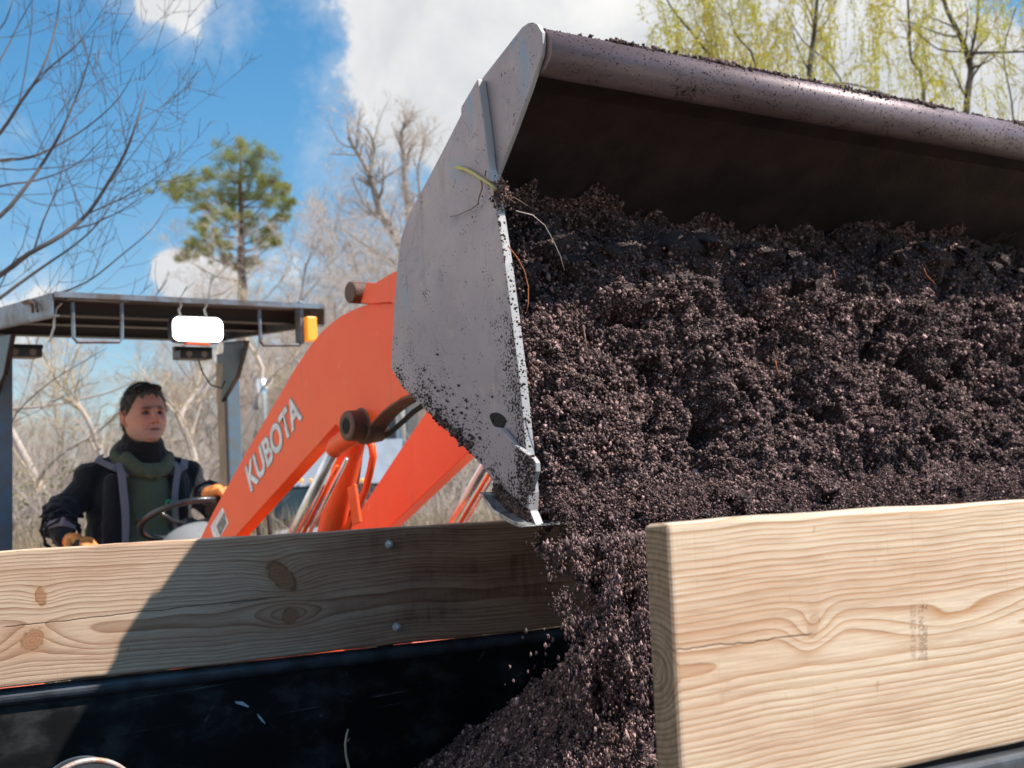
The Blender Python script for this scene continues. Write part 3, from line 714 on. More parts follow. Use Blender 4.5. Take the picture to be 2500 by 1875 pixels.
mb = MB(); mb.prism([K(x, y, A1) for x, y in ((548, 1251), (554, 1277), (538, 1308), (529, 1284))], 0, A1 - .0014, A1 - .0009); mb.build('decal_print', M_DARKV, dec)
# loader mast and front frame (mostly below the trailer board)
for u in (A1, A2):
    mb = MB(); e = armp[-1]; mb.bar((u + AT / 2, e.y + .12, .55), (u + AT / 2, e.y + .10, e.z - .02), .09, .18); mb.build('loader_mast', M_OR, tractor, bevel=.006)
# bonnet, chassis, wheels, fenders
mb = MB(); hd = [(0, 4.15, .75), (0, 4.12, 1.18), (0, 4.25, 1.33), (0, 5.35, 1.40), (0, 5.55, 1.38), (0, 5.55, .75)]; mb.prism(hd, 0, CU - .27, CU + .27); mb.build('bonnet', M_OR, tractor, bevel=.05, seg=4)
mb = MB(); mb.box((CU, 5.3, .62), (.34, 2.7, .28)); mb.box((CU, 6.2, .78), (.9, .9, .06)); mb.box((CU, 4.5, .42), (1.1, .12, .12)); mb.box((CU, 6.75, .75), (1.2, .25, .25)); mb.build('chassis', M_BLACKP, tractor, bevel=.01)
for sg in (-1, 1):
    wheel(tractor, (CU + sg * .78, 6.75, .68), .66, .40, (1, 0, 0), M_OR, 22); wheel(tractor, (CU + sg * .66, 4.5, .42), .42, .26, (1, 0, 0), M_OR, 18)
    mb = MB(); pr = [(0, 6.75 + .76 * math.cos(a), .62 + .76 * math.sin(a)) for a in [PI * i / 10 for i in range(1, 10)]]; pr2 = [(0, 6.75 + .73 * math.cos(a), .62 + .73 * math.sin(a)) for a in [PI * i / 10 for i in range(9, 0, -1)]]
    mb.prism(pr + pr2, 0, CU + sg * .78 - .2, CU + sg * .78 + .2); mb.build('fender', M_OR, tractor, bevel=.008)
mb = MB(); mb.box((CU, 6.55, .98), (.5, .48, .12)); mb.box((CU, 6.80, 1.25), (.48, .10, .45)); mb.build('seat', M_RUBBER, tractor, bevel=.04, seg=4)
# roll bar posts
pL0 = KN(6, 858, 6.6); pR0 = KN(560, 872, 6.6); uLp, uRp = pL0.x, pR0.x
for u, sgn in ((uLp, -1), (uRp, 1)):
    mb = MB(); mb.bar((u, 6.62, 2.50), (u + sgn * .02, 6.66, .8), .075, .11, (0, 1, 0)); p = mb.build('roll_bar_post', M_POST, tractor, bevel=.006)
    mb = MB(); mb.bar((u - .039, 6.63, 2.45), (u - .039 + sgn * .02, 6.66, .82), .004, .088, (0, 1, 0)); mb.build('beige_face', M_BEIGE, p)  # thin beige sheet over the side face
    mb = MB(); mb.prism([(0, 6.55, 2.55), (0, 6.30, 2.53), (0, 6.42, 2.36), (0, 6.60, 2.25)], 0, u - .055, u - .03); mb.build('gusset', M_BLACKP, p, bevel=.004)
# canopy
cf = K(131, 716, 1.95); cr = KN(790, 742, cf.y); UC0, UC1, NF, NR = 1.95, cr.x, cf.y, 6.98; zc = cf.z
print('canopy', UC0, UC1, NF, zc, 'posts', uLp, uRp)
zr = 2.57
mb = MB(); mb.add([(UC0, NF, zc), (UC1, NF, zc), (UC1, NR, zr + .10), (UC0, NR, zr + .10), (UC0, NF, zc - .006), (UC1, NF, zc - .006), (UC1, NR, zr + .094), (UC0, NR, zr + .094)], [(0, 1, 2, 3), (7, 6, 5, 4), (0, 4, 5, 1), (1, 5, 6, 2), (2, 6, 7, 3), (3, 7, 4, 0)])
can = mb.build('canopy', M_CANOPY, tractor)
def zat(n): return zc + (zr + .1 - zc) * (n - NF) / (NR - NF)
mb = MB(); mb.prism([(0, NF, zc + .002), (0, NR, zr + .102), (0, NR, zr + .02), (0, NF, zc - .085)], 0, UC0 - .006, UC0 - .001); mb.bar((UC0 + .012, NF + .01, zc - .088), (UC0 + .012, NR, zr + .018), .03, .006); mb.build('side_rail', M_CANEDGE, can)
mb = MB(); mb.prism([(0, NF, zc + .002), (0, NR, zr + .102), (0, NR, zr + .02), (0, NF, zc - .085)], 0, UC1 + .001, UC1 + .006); mb.bar((UC1 - .012, NF + .01, zc - .088), (UC1 - .012, NR, zr + .018), .03, .006); mb.build('side_rail', M_CANEDGE, can)
mb = MB(); mb.box(((UC0 + UC1) / 2, NF - .004, zc - .004), (UC1 - UC0, .006, .022)); mb.build('front_lip', M_CANEDGE, can)
for n, h in ((NF + .30, .06), (NF + .62, .07), (6.62, .09)):
    mb = MB(); z = zat(n) - h / 2 - .004; mb.box(((UC0 + UC1) / 2, n, z), (UC1 - UC0 - .03, .05, h)); mb.box(((UC0 + UC1) / 2, n - .03, z - h / 2 + .003), (UC1 - UC0 - .03, .03, .006)); mb.build('cross_beam', M_CANOPY, can, bevel=.002)
# hanging light guards, mirror with its sun glare as emission, amber lamps
def guard(px0, px1, y0, y1, n):
    a, b = KN(px0, y0, n), KN(px1, y0, n); a2, b2 = KN(px0 + 3, y1, n), KN(px1 + 1, y1, n); mb = MB()
    mb.tube([a, a2 + (a - a2) * .1, a2 + (b2 - a2) * .06, b2 + (a2 - b2) * .06, b2 + (b - b2) * .1, b], .0085, 8); mb.box((a + b) / 2 + Vector((0, 0, .01)), ((b - a).length + .05, .04, .008)); return mb.build('light_guard', M_CANEDGE, can, smooth=False)
guard(177, 297, 738, 834, NF + .03); guard(633, 736, 755, 842, NF + .03)
def rrect(cx, cz, w, h, r, n0, n1):
    pts = []
    for (sx, sz, a0) in ((1, 1, 0), (-1, 1, PI / 2), (-1, -1, PI), (1, -1, 3 * PI / 2)):
        for k in range(6):
            a = a0 + PI / 2 * k / 5; pts.append((cx + sx * (w / 2 - r) + r * math.cos(a), 0, cz + sz * (h / 2 - r) + r * math.sin(a)))
    return MB().prism(pts, 1, n0, n1)
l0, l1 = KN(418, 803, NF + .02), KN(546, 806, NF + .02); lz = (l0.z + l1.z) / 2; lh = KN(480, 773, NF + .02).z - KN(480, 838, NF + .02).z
rear_mirror = rrect((l0.x + l1.x) / 2, lz, l1.x - l0.x, lh, .035, NF + .02, NF + .06).build('mirror_housing', M_BLACKP, can, bevel=.004)
rrect((l0.x + l1.x) / 2, lz, l1.x - l0.x - .012, lh - .012, .03, NF + .014, NF + .0195).build('mirror_face_glow', M_MIRROR_GLOW, rear_mirror); 
for px in (470, 512):
    mb = MB(); mb.lathe(KN(px, 822, NF + .0125), [(0, .006), (.004, .006)], (0, 1, 0), 12); mb.build('mirror_screw', M_GREYPL, rear_mirror)
mb = MB(); mb.box(((l0.x + l1.x) / 2, NF + .03, lz - lh / 2 - .004), (.11, .03, .008)); mb.build('red_strip', M_OR, rear_mirror, bevel=.002)
rear_mirror['label'] = 'white rounded rear-view mirror with a glowing face for its sun glare'
for px in (438, 500):
    mb = MB(); a = KN(px, 733, NF + .03); mb.tube([a, a + Vector((.008, 0, -.02)), a + Vector((-.004, 0, -.04)), KN(px + 4, 776, NF + .03)], .006, 8); mb.build('mirror_hook', M_WHITEM, rear_mirror)
a = KN(755, 804, NF + .02); mb = MB(); aw = KN(769, 804, NF).x - KN(744, 804, NF).x; ah = KN(755, 775, NF).z - KN(755, 835, NF).z
mb.box(a, (aw, .06, ah)); al = mb.build('amber_lamp', M_AMBER, can, bevel=.006); mb = MB(); mb.box(a + Vector((-aw / 2 - .012, .02, .03)), (.02, .05, ah + .08)); mb.build('lamp_bracket', M_CANEDGE, al, bevel=.003)
for (px, py) in ((50, 862), (470, 867)):
    a = KN(px, py, 6.52); mb = MB(); mb.box(a, (.17, .10, .045)); mb.box(a + Vector((0, 0, .03)), (.20, .04, .02)); o = mb.build('rear_lamp', M_BLACKP, can, bevel=.005)
    for k in (-1, 1):
        mb = MB(); mb.lathe(a + Vector((k * .04, -.052, 0)), [(0, .016), (.004, .016)], (0, 1, 0), 16); mb.build('glass_face', M_GREYV, o)
mb = MB(); mb.tube([KN(x, y, NF + .1) for x, y in ((150, 740), (138, 752), (133, 772), (132, 800), (120, 835))], .005, 8); mb.build('loose_wire', M_WHITEM, can)
mb = MB(); mb.tube([KN(x, y, 6.5) for x, y in ((485, 880), (495, 910), (515, 940), (540, 948), (550, 930))], .004, 8); mb.build('loose_wire', M_RUBBER, can)
mb = MB(); mb.tube([K(x, y, UC0 - .02) for x, y in ((55, 738), (70, 733), (85, 742), (92, 760)) ], .006, 8); mb.tube([K(x, y, UC0 - .02) for x, y in ((60, 742), (75, 740), (80, 752), (80, 764)) ], .006, 8); mb.build('hook', M_GREASE, can)
# steering wheel, column and dash
wc = KN(457, 1268, 5.93); WR = .205; tilt = R(24)
wrot = Matrix.Rotation(-tilt, 3, 'X')
mb = MB(); N = 56; ring = [wc + wrot @ Vector((WR * math.cos(2 * PI * k / N), WR * math.sin(2 * PI * k / N), 0)) for k in range(N + 1)]
mb.tube(ring, .0145, 12, caps=False); sw = mb.build('steering_wheel', M_WHEELR, tractor, smooth=True)
mb = MB(); hub = wc + wrot @ Vector((0, 0, -.05)); mb.lathe(hub, [(0, .035), (.0, .05), (.03, .048), (.045, .03)], wrot @ Vector((0, 0, 1)), 28)
for k in range(3):
    a = 2 * PI * k / 3 + PI / 2; mb.tube([hub + wrot @ Vector((.03 * math.cos(a), .03 * math.sin(a), .02)), hub + wrot @ Vector((.12 * math.cos(a), .12 * math.sin(a), .025)), wc + wrot @ Vector((WR * math.cos(a), WR * math.sin(a), 0))], [.013, .011, .010], 10)
mb.build('hub', M_WHEELR, sw, smooth=True)
dz = KN(455, 1290, 5.88); mb = MB(); mb.ell((dz.x + .03, 5.80, dz.z - .13), (.20, .16, .16), None, 32); mb.caps((dz.x + .03, 5.80, dz.z - .15), (CU, 5.7, 1.0), .17, .2, 24); mb.build('dashboard', M_GREYPL, tractor, smooth=True)

# stamp on the near board
def stamp(s, x, y0, y1, wpx):
    a, b = T(x, y0, NB), T(x, y1, NB); c = T(x + wpx, y0, NB); xd = (b - a); L = xd.length; xd.normalize(); hh = (c - a).length; yd = (c - a).normalized()
    side = [o for o in trailer.children if o.name.startswith('side_board')][0]; size = hh / .7
    t, w = put_text(s, 'grade_stamp', M_STAMP, side, a, xd, yd, size, nrm=Vector((0, -1, 0)), depth=.0007); n = len(t.data.vertices); D.objects.remove(t)
    put_text(s, 'grade_stamp', M_STAMP, side, a, xd, yd, size, sx=L / (w * size), nrm=Vector((0, -1, 0)), depth=.0007, off=-.004)
M_STAMP = simple('faded_ink', (.42, .27, .19), .9, 0, .2, 40, var2=(.70, .49, .34))
def stamp_mat():
    m, nt, b = newmat('faded_ink2'); co = tex_co(nt); n = noise(nt, co, 90, 3, .6)
    b.inputs['Base Color'].default_value = (.30, .21, .17, 1); b.inputs['Roughness'].default_value = .9
    tr = nt.nodes.new('ShaderNodeBsdfTransparent'); ms = nt.nodes.new('ShaderNodeMixShader'); nt.links.new((n.step(.32, .58) * .5 + .25).s, ms.inputs[0])
    nt.links.new(tr.outputs[0], ms.inputs[1]); nt.links.new(b.outputs[0], ms.inputs[2]); nt.links.new(ms.outputs[0], nt.nodes['Material Output'].inputs[0]); return m
M_STAMP = stamp_mat()
stamp('TL NO.2PRIME', 2243, 1474, 1612, 12); stamp('T  :  2PRIME', 2254, 1474, 1614, 10); stamp('532 KDHT SYP', 2223, 1476, 1606, 12)

# ================================================================== SOIL
rng = np.random.RandomState(5)
def to_world(P, psi=PK):
    c, s = math.cos(psi), math.sin(psi); Q = np.empty_like(P); Q[..., 0] = P[..., 0] * c - P[..., 1] * s; Q[..., 1] = P[..., 0] * s + P[..., 1] * c; Q[..., 2] = P[..., 2]; return Q
def normals(P):
    du = np.gradient(P, axis=0); dv = np.gradient(P, axis=1); n = np.cross(du, dv); n /= np.linalg.norm(n, axis=-1, keepdims=True) + 1e-9; return n
def quads(nx, ny, keep=None):
    idx = np.arange(nx * ny).reshape(nx, ny); q = np.stack([idx[:-1, :-1], idx[1:, :-1], idx[1:, 1:], idx[:-1, 1:]], -1)
    if keep is not None: q = q[keep[:-1, :-1]]
    return q.reshape(-1, 4)
# -- the load in the bucket
pr = np.array([(2.65, .69), (2.61, .65), (2.55, .59), (2.44, .535), (2.40, .46), (2.372, .35), (2.34, .22), (2.305, .09), (2.265, -.02), (2.245, -.065)]); pr[:, 1] += H
d = np.concatenate([[0], np.cumsum(np.hypot(*np.diff(pr, axis=0).T))]); NU, NS = 1050, 420
s = np.linspace(0, d[-1], NS); pn = np.interp(s, d, pr[:, 0]); pz = np.interp(s, d, pr[:, 1]); uu = np.linspace(CL + .016, CR - .016, NU)
P = np.empty((NU, NS, 3)); P[..., 0] = uu[:, None]; P[..., 1] = pn[None]; P[..., 2] = pz[None]
tt = (s / d[-1])[None]
P[..., 2] += ((.018 * np.sin(uu * 3.3 + 2.0))[:, None] + fbm(np.stack([uu, uu * 0, uu * 0], -1), 7, 5, .6)[:, None] * .045) * (1 - tt) ** 1.2
P[..., 2] -= (.10 * np.exp(-((uu - CL) / .50) ** 2))[:, None] * np.exp(-((tt - .30) / .16) ** 2)
ledge = np.exp(-((uu - CL) / .11) ** 2)[:, None]; P[..., 1] += ledge * .15 * (1 - tt ** 2); P[..., 2] -= ledge * .10 * (1 - tt)
nm = normals(P); nm *= np.sign(-nm[..., 1:2].mean())
W = P
disp = fbm(W * np.array([1, 1, .8]), 4.5, 2) * .065 + np.clip(fbm(W + 9, 10, 3, .55, True), -.6, 2) * .022 + fbm(W + 3, 27, 3, .6) * .018 + fbm(W, 75, 4, .65) * .0125
cav = np.clip(fbm(W + 31, 13, 3) - .16, 0, 1); disp = disp - np.clip(fbm(W + 61, 42, 2) - .12, 0, 1) * .055 - np.clip(pnoise((W + 5) * 95) - .1, 0, 1) * .016
disp = disp - cav * .20 * np.clip((1 - tt) * 6, 0, 1)
# ridge-like front where the load breaks away
brk = np.exp(-((tt - .30) / .06) ** 2); disp = disp + brk * (.012 + .060 * fbm(W + 50, 8, 3))
P = P + nm * disp[..., None] * np.clip(tt * 7 + .12, 0, 1)[..., None]
P[..., 0] = np.clip(P[..., 0], CL + .012, CR - .012)
_pz = np.array([b for a, b in prof])[::-1]; _pn = np.array([a for a, b in prof])[::-1]; _o = np.argsort(_pz)
def inside(Pt, m=.016):
    lim = np.interp(Pt[..., 2], _pz[_o], _pn[_o]) - m; Pt[..., 1] = np.minimum(Pt[..., 1], lim); return Pt
P = inside(P, .02)
q = quads(NU, NS)
n2 = normals(P); n2 *= np.sign(-n2[..., 1:2].mean())
NG = 420000; i = rng.randint(0, int((NU - 1) * .74), NG); j = (rng.rand(NG) ** .9 * (NS - 1)).astype(int); fx = rng.rand(NG, 1); base = P[i, j] * (1 - fx) + P[i + 1, j] * fx
sz_ = np.exp(rng.randn(NG) * .55) * .0015; sz_ = np.clip(sz_, .0008, .010)
gp = base + n2[i, j] * (sz_[:, None] * rng.rand(NG, 1) * .9 + np.clip(pnoise(base * 55)[:, None] + .15, 0, 1) ** 1.3 * rng.rand(NG, 1) * .016)
gp = inside(gp); GV, GF = grains(gp, sz_, rng)
# clods (tight clusters of crumbs) and bits of fibre
nc_ = 340; ci = rng.randint(0, int((NU - 1) * .74), nc_); cj = (NS * (.12 + .86 * rng.rand(nc_))).astype(int); cr_ = .005 + rng.rand(nc_) ** 2.2 * .022; per = 150
cp = (P[ci, cj] + n2[ci, cj] * cr_[:, None] * .5)[:, None] + (lambda d_: d_ / np.linalg.norm(d_, axis=-1, keepdims=True))(rng.randn(nc_, per, 3)) * (cr_[:, None, None] * np.array([1.25, 1, .85]) * (.75 + .35 * rng.rand(nc_, per, 1)))
cp = inside(cp.reshape(-1, 3)); CV, CF = grains(cp, np.clip(np.exp(rng.randn(len(cp)) * .4) * .0017, .0009, .004), rng)
fi_ = rng.randint(0, int((NU - 1) * .74), 700); fj_ = (NS * (.1 + .88 * rng.rand(700))).astype(int); fp_ = P[fi_, fj_] + n2[fi_, fj_] * .006; fv, ff = [], []; k0_ = 0
for st_, a_, b_ in (((4.5, .3, .3), 0, 250), ((.3, .3, 4.0), 250, 480), ((2.6, .3, 2.2), 480, 700)):
    v_, f_ = grains(fp_[a_:b_], .0016 + rng.rand(b_ - a_) * .0016, rng, st_); fv.append(v_); ff.append(f_ + k0_); k0_ += len(v_)
FV_, FF_ = np.concatenate(fv), np.concatenate(ff)
# crumbs rolling over the lip
NLp = 44000; lp_ = np.stack([CL + .02 + rng.rand(NLp) * 1.80, 2.222 + rng.randn(NLp) * .012, H - .050 + rng.randn(NLp) * .026], -1); lp_[:, 1] -= (lp_[:, 2] - (H - .052)) * -.35; lp_[:, 1] += fbm(lp_, 18, 3) * .022; lp_ = lp_[pnoise(lp_ * 26) > -.16]; NLp = len(lp_)
LV, LF = grains(lp_, np.clip(np.exp(rng.randn(NLp) * .5) * .0016, .0008, .006), rng); CF = np.concatenate([CF, LF + len(CV)]); CV = np.concatenate([CV, LV]); cp = np.concatenate([cp, lp_])
V = np.concatenate([P.reshape(-1, 3), GV, CV, FV_]); V[:, 0] = np.clip(V[:, 0], CL + .0125, CR - .0125)
me = np_mesh('bucket_soil', to_world(V), [q, np.concatenate([GF + NU * NS, CF + NU * NS + len(GV), FF_ + NU * NS + len(GV) + len(CV)])]); set_g(me, np.concatenate([np.full(NU * NS, .22), crumbs(NG, rng), crumbs(len(cp), rng) * .9, np.repeat(.8 + rng.rand(700) ** 2 * 2.6, 6)]))  # sheet under the crumbs toned dark, painting shade into the gaps
load = link('bucket_soil', me, M_SOIL, None, False); tag(load, 'dark crumbly purple-brown compost sliding out of the tipped bucket', 'soil', kind='stuff')
# -- falling curtain below the lip, seen between the far board and the near board
rng = np.random.RandomState(9)
def cloud(n, fn, thr, sc, st):
    out = []
    while sum(map(len, out)) < n:
        Q = fn(n * 2); w = fbm(Q * np.array([1, 1, st]), sc, 3) + .25 * rng.randn(len(Q)) * .5; out.append(Q[w > thr(Q)])
    return np.concatenate(out)[:n]
NU2, NS2 = 260, 420
uu = np.linspace(1.775, 2.6, NU2); vv = np.linspace(0, 1, NS2); P2 = np.empty((NU2, NS2, 3)); P2[..., 0] = uu[:, None]; P2[..., 1] = (2.190 - .03 * vv + .10 * np.exp(-vv * 10))[None]; P2[..., 2] = (H + .015 - .79 * vv)[None]
Q = P2 * np.array([1, 1, .45]); disp = -np.clip(fbm(Q + 61, 34, 2) - .08, 0, 1) * .07 + fbm(Q, 9, 3) * .10 + fbm(Q, 28, 3, .6) * .04 + fbm(P2 * np.array([1, 1, .6]), 85, 3, .6) * .014
edge = (uu[:, None] - 1.775) / .14 - vv[None] * .55 + fbm(Q, 11, 3) * .9 + fbm(Q + 7, 45, 2) * .5
keep = (edge > .12) & (fbm(Q + 77, 14, 3) > -.34)
P2[..., 1] += (.05 - disp) * np.clip(vv * 9 + .25, 0, 1)[None]; P2[..., 0] += fbm(Q + 12, 20, 2) * .03
q2 = quads(NU2, NS2, keep); ki, kj = np.nonzero(keep)
NK = 95000; sel = rng.randint(0, len(ki), NK); sg = np.clip(np.exp(rng.randn(NK) * .55) * .0016, .0008, .007)
gp = P2[ki[sel], kj[sel]] + rng.randn(NK, 3) * np.array([.004, .010, .006])
G1, F1 = grains(gp, sg, rng, (1, 1, 1.35))
def box_pts(n): return np.stack([1.68 + .75 * rng.rand(n) ** 1.0, 2.20 - .13 * rng.rand(n) - .02, H - .10 - .72 * rng.rand(n)], -1)
fall = cloud(95000, box_pts, lambda Q: .16 + np.clip((1.86 - Q[:, 0]) / .10, 0, 3) * .30, 22, .4)
s2 = np.clip(np.exp(rng.randn(len(fall)) * .55) * .0015, .0008, .0065); G2, F2 = grains(fall, s2, rng, (.9, .9, 2.3))
stray = np.stack([1.62 + .26 * rng.rand(330) ** .45, 2.15 + .12 * rng.rand(330), H - .28 - .45 * rng.rand(330) ** .9], -1); s3 = np.clip(np.exp(rng.randn(330) * .4) * .0030, .0014, .009); G3, F3 = grains(stray, s3, rng, (1, 1, 1.9))
# loose crumbs running down inside the plate, in front of the load
def box2(n):
    k = rng.rand(n); return np.stack([CL + .05 + .28 * rng.rand(n), 2.56 - .30 * k - .08 * rng.rand(n), H + .52 - .62 * k + .05 * rng.randn(n)], -1)
f2 = cloud(9000, box2, lambda Q: .12, 20, .4); s4 = np.clip(np.exp(rng.randn(len(f2)) * .45) * .0022, .0010, .009); G4, F4 = grains(f2, s4, rng, (1, 1, 1.6))
b0 = NU2 * NS2; V = np.concatenate([P2.reshape(-1, 3), G1, G2, G3, G4]); Fx = [F1 + b0, F2 + b0 + len(G1), F3 + b0 + len(G1) + len(G2), F4 + b0 + len(G1) + len(G2) + len(G3)]
me = np_mesh('falling_soil', to_world(V), [q2, np.concatenate(Fx)]); set_g(me, np.concatenate([np.full(b0, .30), crumbs((len(V) - b0) // 6, rng)]))  # backing sheet dark too, shade painted between falling crumbs
bm = bmesh.new(); bm.from_mesh(me); bmesh.ops.delete(bm, geom=[v for v in bm.verts if not v.link_faces], context='VERTS'); bm.to_mesh(me); bm.free()
o = link('falling_soil', me, M_SOIL, None, False); tag(o, 'curtain of loose compost crumbs falling from the bucket lip into the trailer', 'soil', kind='stuff')
# -- heap in the trailer bed
rng = np.random.RandomState(13); NX = 620; xs = np.linspace(1.2, 3.6, NX); ys = np.linspace(1.2, 3.1, 520); X, Y = np.meshgrid(xs, ys, indexing='ij'); P3 = np.stack([X, Y, X * 0], -1)
r = np.hypot((X - 2.45), (Y - 2.22) * .9); z = H - .07 - .74 * r - .02 * np.exp(-(r / .2) ** 2); z = np.minimum(z, H - .10)
z += fbm(P3, 3.5, 2) * .05 + np.clip(fbm(P3 + 5, 9, 3, .55, True), -.5, 2) * .022 + fbm(P3, 26, 3, .6) * .016 + fbm(P3, 70, 3, .65) * .012 - np.clip(fbm(P3 + 61, 30, 2) - .1, 0, 1) * .06
P3[..., 2] = z; Wd = to_world(P3); c, s_ = math.cos(PT), math.sin(PT); n3 = -Wd[..., 0] * s_ + Wd[..., 1] * c
keep = (n3 > NB + .075) & (n3 < FB + .012) & (z > FLOOR - .02); q3 = quads(NX, 520, keep)
ki, kj = np.nonzero(keep & (X < 2.35)); NG = 190000; sel = rng.randint(0, len(ki), NG); sg = np.clip(np.exp(rng.randn(NG) * .55) * .0018, .0009, .011); gp = P3[ki[sel], kj[sel]] + rng.randn(NG, 3) * np.array([.002, .002, .002]); gp[:, 2] += sg * .6
G, F_ = grains(gp, sg, rng, (1, 1, 1.1)); V = np.concatenate([P3.reshape(-1, 3), G])
me = np_mesh('soil_heap', to_world(V), [q3, F_ + NX * 520]); set_g(me, np.concatenate([np.full(NX * 520, .30), crumbs(NG, rng)])); bm = bmesh.new(); bm.from_mesh(me); bmesh.ops.delete(bm, geom=[v for v in bm.verts if not v.link_faces], context='VERTS'); bm.to_mesh(me); bm.free()  # bare heap surface darkened as gap shade under its crumbs
o = link('soil_heap', me, M_SOIL, None, False); tag(o, 'heap of dark compost building up on the trailer bed', 'soil', kind='stuff')
# -- crumbs stuck to the rolled edge, the plate's edges and the cutting edge
rng = np.random.RandomState(21); pts, szs = [], []
for k in range(130):
    u0 = CL + .02 + rng.rand() ** .8 * (CR - CL - .05); a0 = R(rng.choice([92, 84, 96, 78, 60, 100]) + rng.randn() * 5); n = int(4 + rng.exponential(45)); L = .006 + rng.exponential(.024)
    for _ in range(n):
        u = u0 + rng.randn() * L; a = a0 + rng.randn() * .10; sz0 = np.clip(np.exp(rng.randn() * .4) * .0028, .001, .008); rr = TR + sz0 * .5 + abs(rng.randn()) * .0025
        pts.append((min(max(u, CL + .015), CR - .015), tc.y - math.cos(a) * rr, tc.z + math.sin(a) * rr)); szs.append(sz0)
for k in range(2600):
    a = R(-60 + rng.rand() * 150); u = CL + .015 + rng.rand() * (CR - CL - .03); sz0 = .0007 + rng.rand() ** 3 * .0018; pts.append((u, tc.y - math.cos(a) * (TR + sz0 * .3), tc.z + math.sin(a) * (TR + sz0 * .3))); szs.append(sz0)
def on_plate(a, b, n, spread, side, smax=.0035, uo=CL - .0205):
    a, b = K(*a, CL - .02), K(*b, CL - .02); dv = (b - a).normalized(); nv = Vector((0, dv.z, -dv.y)) * side
    for _ in range(n):
        t = rng.rand(); w = abs(rng.randn()) * spread; p = a + (b - a) * t + nv * w; sz0 = .0006 + rng.rand() ** 3 * smax; pts.append((uo - sz0 * .4, p.y, p.z)); szs.append(sz0)
on_plate((1233, 647), (1284, 1093), 420, .03, 1); on_plate((1000, 965), (1180, 1140), 350, .05, -1 if False else 1)
on_plate((1060, 1022), (1150, 1105), 220, .014, 1, .006); on_plate((1206, 470), (1233, 647), 120, .012, 1)
for _ in range(3800):      # the dark packed patch between the wear plate and the cutting edge
    t = rng.rand(); p = K(1212 + 78 * t + rng.randn() * 4, 1182 + 72 * t + rng.rand() * 22 + rng.randn() * 5 + 4, CL - .021); sz0 = .001 + rng.rand() ** 2 * .003; pts.append((CL - .0215 - rng.rand() * .004, p.y, p.z)); szs.append(sz0)
for _ in range(600):
    p = K(1262 + rng.rand() * 45, 1110 + rng.rand() * 120, CL - .034); sz0 = .0006 + rng.rand() ** 3 * .003
    if p.y > K(1311, 1150, CL - .034).y: pts.append((CL - .0345 - sz0 * .3, p.y, p.z)); szs.append(sz0)
pts = np.array(pts); G, F_ = grains(pts, np.array(szs), rng)
me = np_mesh('clinging_soil', to_world(G), [F_]); set_g(me, crumbs(len(pts), rng) * .45); o = link('clinging_soil', me, M_SOIL, None); tag(o, 'black crumbs of soil clinging to the rim and side plate of the bucket', 'soil', kind='stuff')

# ================================================================== SMALL LOOSE THINGS
def kobj(name, mb, mat, label, cat, smooth=True, u_n_z=None, group=None):
    base = u_n_z; r_ = D.objects.new('x', None)
    o = mb.build(name, mat, None, smooth=smooth); of = Vector(base)
    o.data.transform(Matrix.Translation(-of)); o.location = Matrix.Rotation(PK, 3, 'Z') @ of; o.rotation_euler = (0, 0, PK)
    return tag(o, label, cat, group)
M_GREENTW = simple('green_bark', (.30, .30, .06), .6, 0, .4, 60, .3, var2=(.50, .42, .18))
M_ROOT = simple('root_bark', (.20, .11, .075), .8, 0, .4, 80, .3)
M_ORROOT = simple('orange_root', (.42, .14, .05), .7, 0, .3, 60)
uT = CL - .028; kk = lambda x, y, du=0: K(x, y, uT + du)
sp = lambda pts: pts
mb = MB(); mb.tube([kk(1115, 409), kk(1135, 413), kk(1155, 423), kk(1175, 436), kk(1192, 447), kk(1210, 460), kk(1222, 474, .02)], [.0042, .0040, .0038, .0034, .003, .0028, .002], 10)
tw = kobj('rooted_twig', mb, M_GREENTW, 'snapped green twig with brown roots caught on the front edge of the bucket side', 'twig', True, kk(1175, 436))
OFF[tw.name] = kk(1175, 436)
mb = MB()
for pl in (((1175, 440), (1177, 460), (1170, 480), (1166, 500), (1150, 510), (1135, 518), (1118, 525), (1098, 531)), ((1190, 443), (1208, 446), (1222, 455), (1232, 462), (1236, 478), (1255, 484), (1272, 492), (1289, 502)), ((1236, 480), (1250, 490), (1258, 496)),
           ((1215, 446), (1224, 440), (1228, 436)), ((1226, 460), (1230, 480), (1224, 500), (1228, 520)), ((1222, 470), (1214, 452), (1240, 455), (1234, 470), (1222, 462)), ((1186, 445), (1198, 455), (1206, 462)), ((1185, 425), (1186, 418), (1184, 432)), ((1208, 462), (1216, 480), (1219, 500))):
    n = len(pl); mb.tube([kk(x, y, .012 if x > 1195 else -.002) + Vector((rng.randn() * .001,) * 3) for x, y in pl], [.0019 - .0013 * k / n for k in range(n)], 6)
mb.build('roots', M_ROOT, tw, smooth=True)
rng = np.random.RandomState(3); q_ = np.array([tuple(kk(1222 + rng.randn() * 12, 468 + rng.randn() * 16 + 8, .01)) for _ in range(260)]) + rng.randn(260, 3) * .006 - np.array(kk(1175, 436)); G, F_ = grains(q_, .001 + rng.rand(260) ** 2 * .0035, rng)
me = np_mesh('soil_crumbs', G, [F_]); set_g(me, crumbs(len(q_), rng) * .6); link('soil_crumbs', me, M_SOIL, tw)
def rootlet(pl, n, mat, label, r=.0014):
    mb = MB(); P_ = [KN(x, y, n) for x, y in pl]; k = len(P_); mb.tube(P_, [r * (1 - .6 * i / k) for i in range(k)], 6); kobj('root_strand', mb, mat, label, 'root', True, P_[0])
rootlet(((1260, 515), (1300, 525), (1330, 550), (1352, 590), (1368, 625), (1378, 660)), 2.16, M_TWIG, 'long pale root strand arching over the top left of the soil', .0011)
